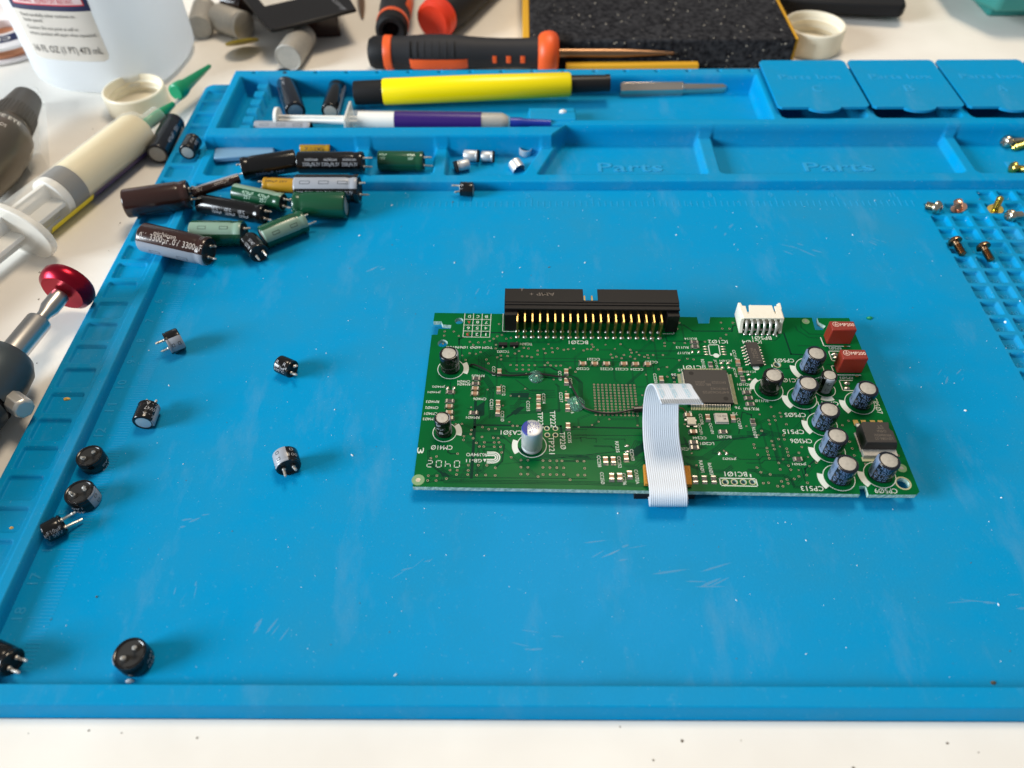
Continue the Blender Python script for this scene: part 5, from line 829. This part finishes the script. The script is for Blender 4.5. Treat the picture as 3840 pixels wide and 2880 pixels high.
rb2.build('grip_rib', 'grip', sdv)
MB().lathe(pf((555, 7.9), (590, 8.75), (760, 9.0), (1000, 8.85), (1120, 8.4), (1165, 7.6)), 10, 0, None, 22, 62, False, False).build('orange_inlay', 'orange', sdv)
for i in range(4): x = (1285+145*i-118)*s; MB().lathe([(6.5, x-1.6), (7.25, x-.8), (7.25, x+.8), (6.5, x+1.6)], 6, 0, None, 12, 42, False, False).build('orange_slot', 'orange', sdv)
MB().lathe(pf((1870, 6.0), (1876, 7.6), (1900, 9.2), (1940, 10.1), (1985, 10.4), (2030, 10.1), (2065, 9.0), (2086, 7.0), (2095, 2.2)), 36, 0, None, 0, 360, False, False).build('orange_collar', 'orange', sdv)
MB().lathe([(2.3, L4-2), (2.3, L4+30), (1.6, L4+44), (.6, L4+58), (0, L4+58)], 16).build('shaft', 'copper', sdv)
a = Vector((56.90, 132.11, 11.00)); M5 = frame(a, (-.02, 1, -.02), 0, (0, 0, 1))
s2 = tag(empty('screwdriver', tuple(a), M5), 'black screwdriver with orange ring pointing away, its hollow end toward the viewer', 'screwdriver', 'black and orange screwdrivers')
MB().lathe([(0, 7), (3.2, 6.5), (4.6, .6), (6.6, 0), (8.2, 1.2), (8.4, 5), (8.2, 8)], 32).build('end_cap', 'blackm', s2); MB().lathe([(8.3, 7.8), (8.6, 8.2), (8.5, 11), (8.1, 11.6)], 30, 0, None, 0, 360, False, False).build('orange_ring', 'orange', s2)
MB().lathe([(8.2, 11.5), (8.0, 16), (8.6, 24), (8.8, 40), (8, 60), (7.2, 90), (0, 91)], 32).build('grip', 'grip', s2); MB().lathe([(8.0, 19), (8.95, 24), (9.1, 38), (8.2, 50)], 10, 0, None, 50, 130, False, False).build('orange_inlay', 'orange', s2)
a = Vector((76.88, 146.89, 9.00)); M6 = frame(a, (.42, .9, -.01), 0, (0, 0, 1))
s3 = tag(empty('screwdriver', tuple(a), M6), 'screwdriver with a bright red-orange end cap facing the viewer', 'screwdriver', 'black and orange screwdrivers')
MB().lathe([(0, 1.8), (4, 1.2), (8.4, .4), (10.2, 2.0), (10.6, 6), (10.0, 9)], 36).build('end_cap', 'ored', s3); MB().lathe([(9.4, 8.8), (10.6, 12), (11.2, 22), (10.6, 40), (9.4, 70), (8.5, 100), (0, 101)], 32).build('grip', 'grip', s3)
# ------------------------------------------------------------------ sanding block, yellow strip, dark slab, cans
bk = tag(empty('sanding_block', (192, 165, TZ)), 'black gritty sanding block with yellow sides behind the mat', 'sanding block')
MB().box(128.6, 262.2, 117, 330, TZ, 13.2).build('grit_face', 'grit', bk, at=(192, 165, TZ), bevel=1.2)
for xa, xb_ in ((125.0, 128.5), (262.3, 264.0)): MB().box(xa, xb_, 119, 330, TZ, 12.6).build('foam_side', 'yfoam', bk, at=(xa, 165, TZ), bevel=.5)
gb = MB()
for i in range(900):
    x, y = random.uniform(130, 261), random.uniform(118, 200); rr = random.choice((.25, .3, .4, .55)); big = random.random() < .05
    gb.add(*(lambda b: (b.v, b.f))(MB().dome((0, 0, 0), rr*(1.9 if big else 1), rr*(1.1 if big else .8), rr*.8, 0, 5, 2)), 0 if random.random() > .13 else 1, Matrix.Translation((x, y, 13.1)) @ Matrix.Rotation(random.uniform(0, 6), 4, 'Z'))
for i in range(260):
    x, z = random.uniform(130, 261), random.uniform(TZ+1, 12); rr = random.choice((.25, .35, .5)); gb.dome((x, 116.9, z), rr, rr*.7, rr, 0 if random.random() > .15 else 1, 5, 2)
kind(gb.build('grit_grain', ['grit', 'gritw'], bk, at=(192, 165, TZ)), 'stuff')
tag(MB().box(147, 214.2, 110.6, 114.8, TZ, 3.4).build('yellow_strip', 'yfoam', at=(180, 112, TZ), bevel=.5), 'flat yellow strip lying at the foot of the sanding block', 'strip')
sq = [(-6.52, 129.61), (-3.80, 127.03), (-0.77, 127.00), (37.01, 150.09), (13.68, 208.81), (-46.13, 198.82)]
slab = tag(MB().prism(sq, 13.2, 15).build('black_card_box', 'blackcard', at=(*sq[0], 13), bevel=.5), 'flat black box with a white sticker resting on cans behind the mat', 'box')
st_ = [(-12.38, 153.79), (7.85, 165.30), (-1.01, 182.96), (-22.39, 171.05)]; MB().add([(x, y, 15.06) for x, y in st_], [(0, 1, 2, 3)]).build('white_sticker', 'whitelab', slab, at=(*sq[0], 13))
p0, p1 = (23.66, 159.53), (29.83, 150.17); MB().text('sony'.replace('s', 'c'), ((p0[0]+p1[0])/2, (p0[1]+p1[1])/2), 15, 3.2, math.degrees(math.atan2(p1[1]-p0[1], p1[0]-p0[0])), z=15.08).build('box_print', 'st_grey', slab, at=(*sq[0], 13))
bxp = [(2.41, 152.09), (25.42, 154.86), (22.20, 174.52), (-2.69, 171.61)]; tag(MB().prism(bxp, TZ, 12.8).build('black_block', 'slv_brown', at=(*bxp[0], TZ), bevel=1.0), 'dark brown block under the flat black box', 'block')
GC = 'bare silver cans on the table behind the mat'
def can(a, b_, r, label, m='alu', grp=GC):
    d = Vector(b_)-Vector(a); L = d.length
    o = MB().lathe([(0, .3), (r*.86, .3), (r*.92, 0), (r, .5), (r, L*.78), (r*.93, L*.82), (r, L*.86), (r, L-.4), (r*.9, L), (0, L-.2)], 32).build('silver_can', m); o.matrix_world = frame(a, d); return tag(o, label, 'metal can', grp)
can((-50.56, 152.76, 4.20), (-54.32, 177.91, 4.20), 6.4, 'bare silver can right beside the white bottle, end toward the viewer')
can((-42.92, 163.69, 5.00), (-25.50, 152.74, 5.00), 7.3, 'bare silver can lying above the yellow disc')
can((4.95, 116.74, 4.80), (8.33, 141.93, 4.80), 6.9, 'bare silver can against the back edge of the mat below the black box')
can((-43.71, 185.97, 4.00), (-30.52, 179.20, 4.00), 6.5, 'dark brown capacitor lying behind the silver cans', 'slv_brown', None)
o = MB().lathe([(0, 0), (8.6, 0), (8.8, .3), (8.8, .8), (8.5, 1.0), (0, 1.0)], 36).build('brass_disc', 'brass'); o.matrix_world = frame((-23.65, 136.98, 3.20), (-.2, .55, 1)); tag(o, 'yellow brass disc leaning on the table beside a silver can', 'disc')
tag(MB().tube([(29.17, 208.42, 1.00), (32.50, 188.67, 0.60), (34.47, 176.11, -0.60)], [2.2, 2.0, .7], 10).build('dark_probe', 'copper', at=(20, 150, TZ)), 'thin dark brown probe pointing at the viewer left of the screwdrivers', 'probe')
q0, q1 = (271.33, 174.18), (334.17, 165.40); tag(MB().prism([(q0[0]-6, q0[1]+1), (q1[0]-2, q1[1]-1), (q1[0]+1, q1[1]+2), (q1[0]+14, q1[1]+60), (q0[0]+8, q0[1]+60)], 2.0, 9).build('black_case', 'blackm', at=(*q0, 2), bevel=1.5), 'black case behind the cream cap at the top border', 'case')
q0 = (378.40, 155.24); tag(MB().prism([(q0[0]-13, q0[1]+24), (q0[0], q0[1]), (q0[0]+60, q0[1]-1), (q0[0]+62, q0[1]+60), (q0[0]-12, q0[1]+60)], 9, 30).box(q0[0]+8, q0[0]+50, q0[1]+20, q0[1]+52, TZ, 9).build('teal_case', 'teal', at=(*q0, 12), bevel=2), 'teal plastic case at the top right corner on a narrower foot', 'case')
tag(MB().box(-13, 13, -3.6, 3.6, 0, 2.6, 0, Matrix.Translation((*(1.86, 33.49), 1.6)) @ Matrix.Rotation(math.radians(7), 4, 'Z') @ Matrix.Rotation(math.radians(6), 4, 'X')).build('plastic_strip', 'stripgrey', at=(*(1.86, 33.49), 1.6), bevel=.6), 'blue grey plastic strip lying in the first parts tray pocket behind the black capacitor', 'strip')
for o in list(bpy.data.objects):
    if '_at' in o: del o['_at']
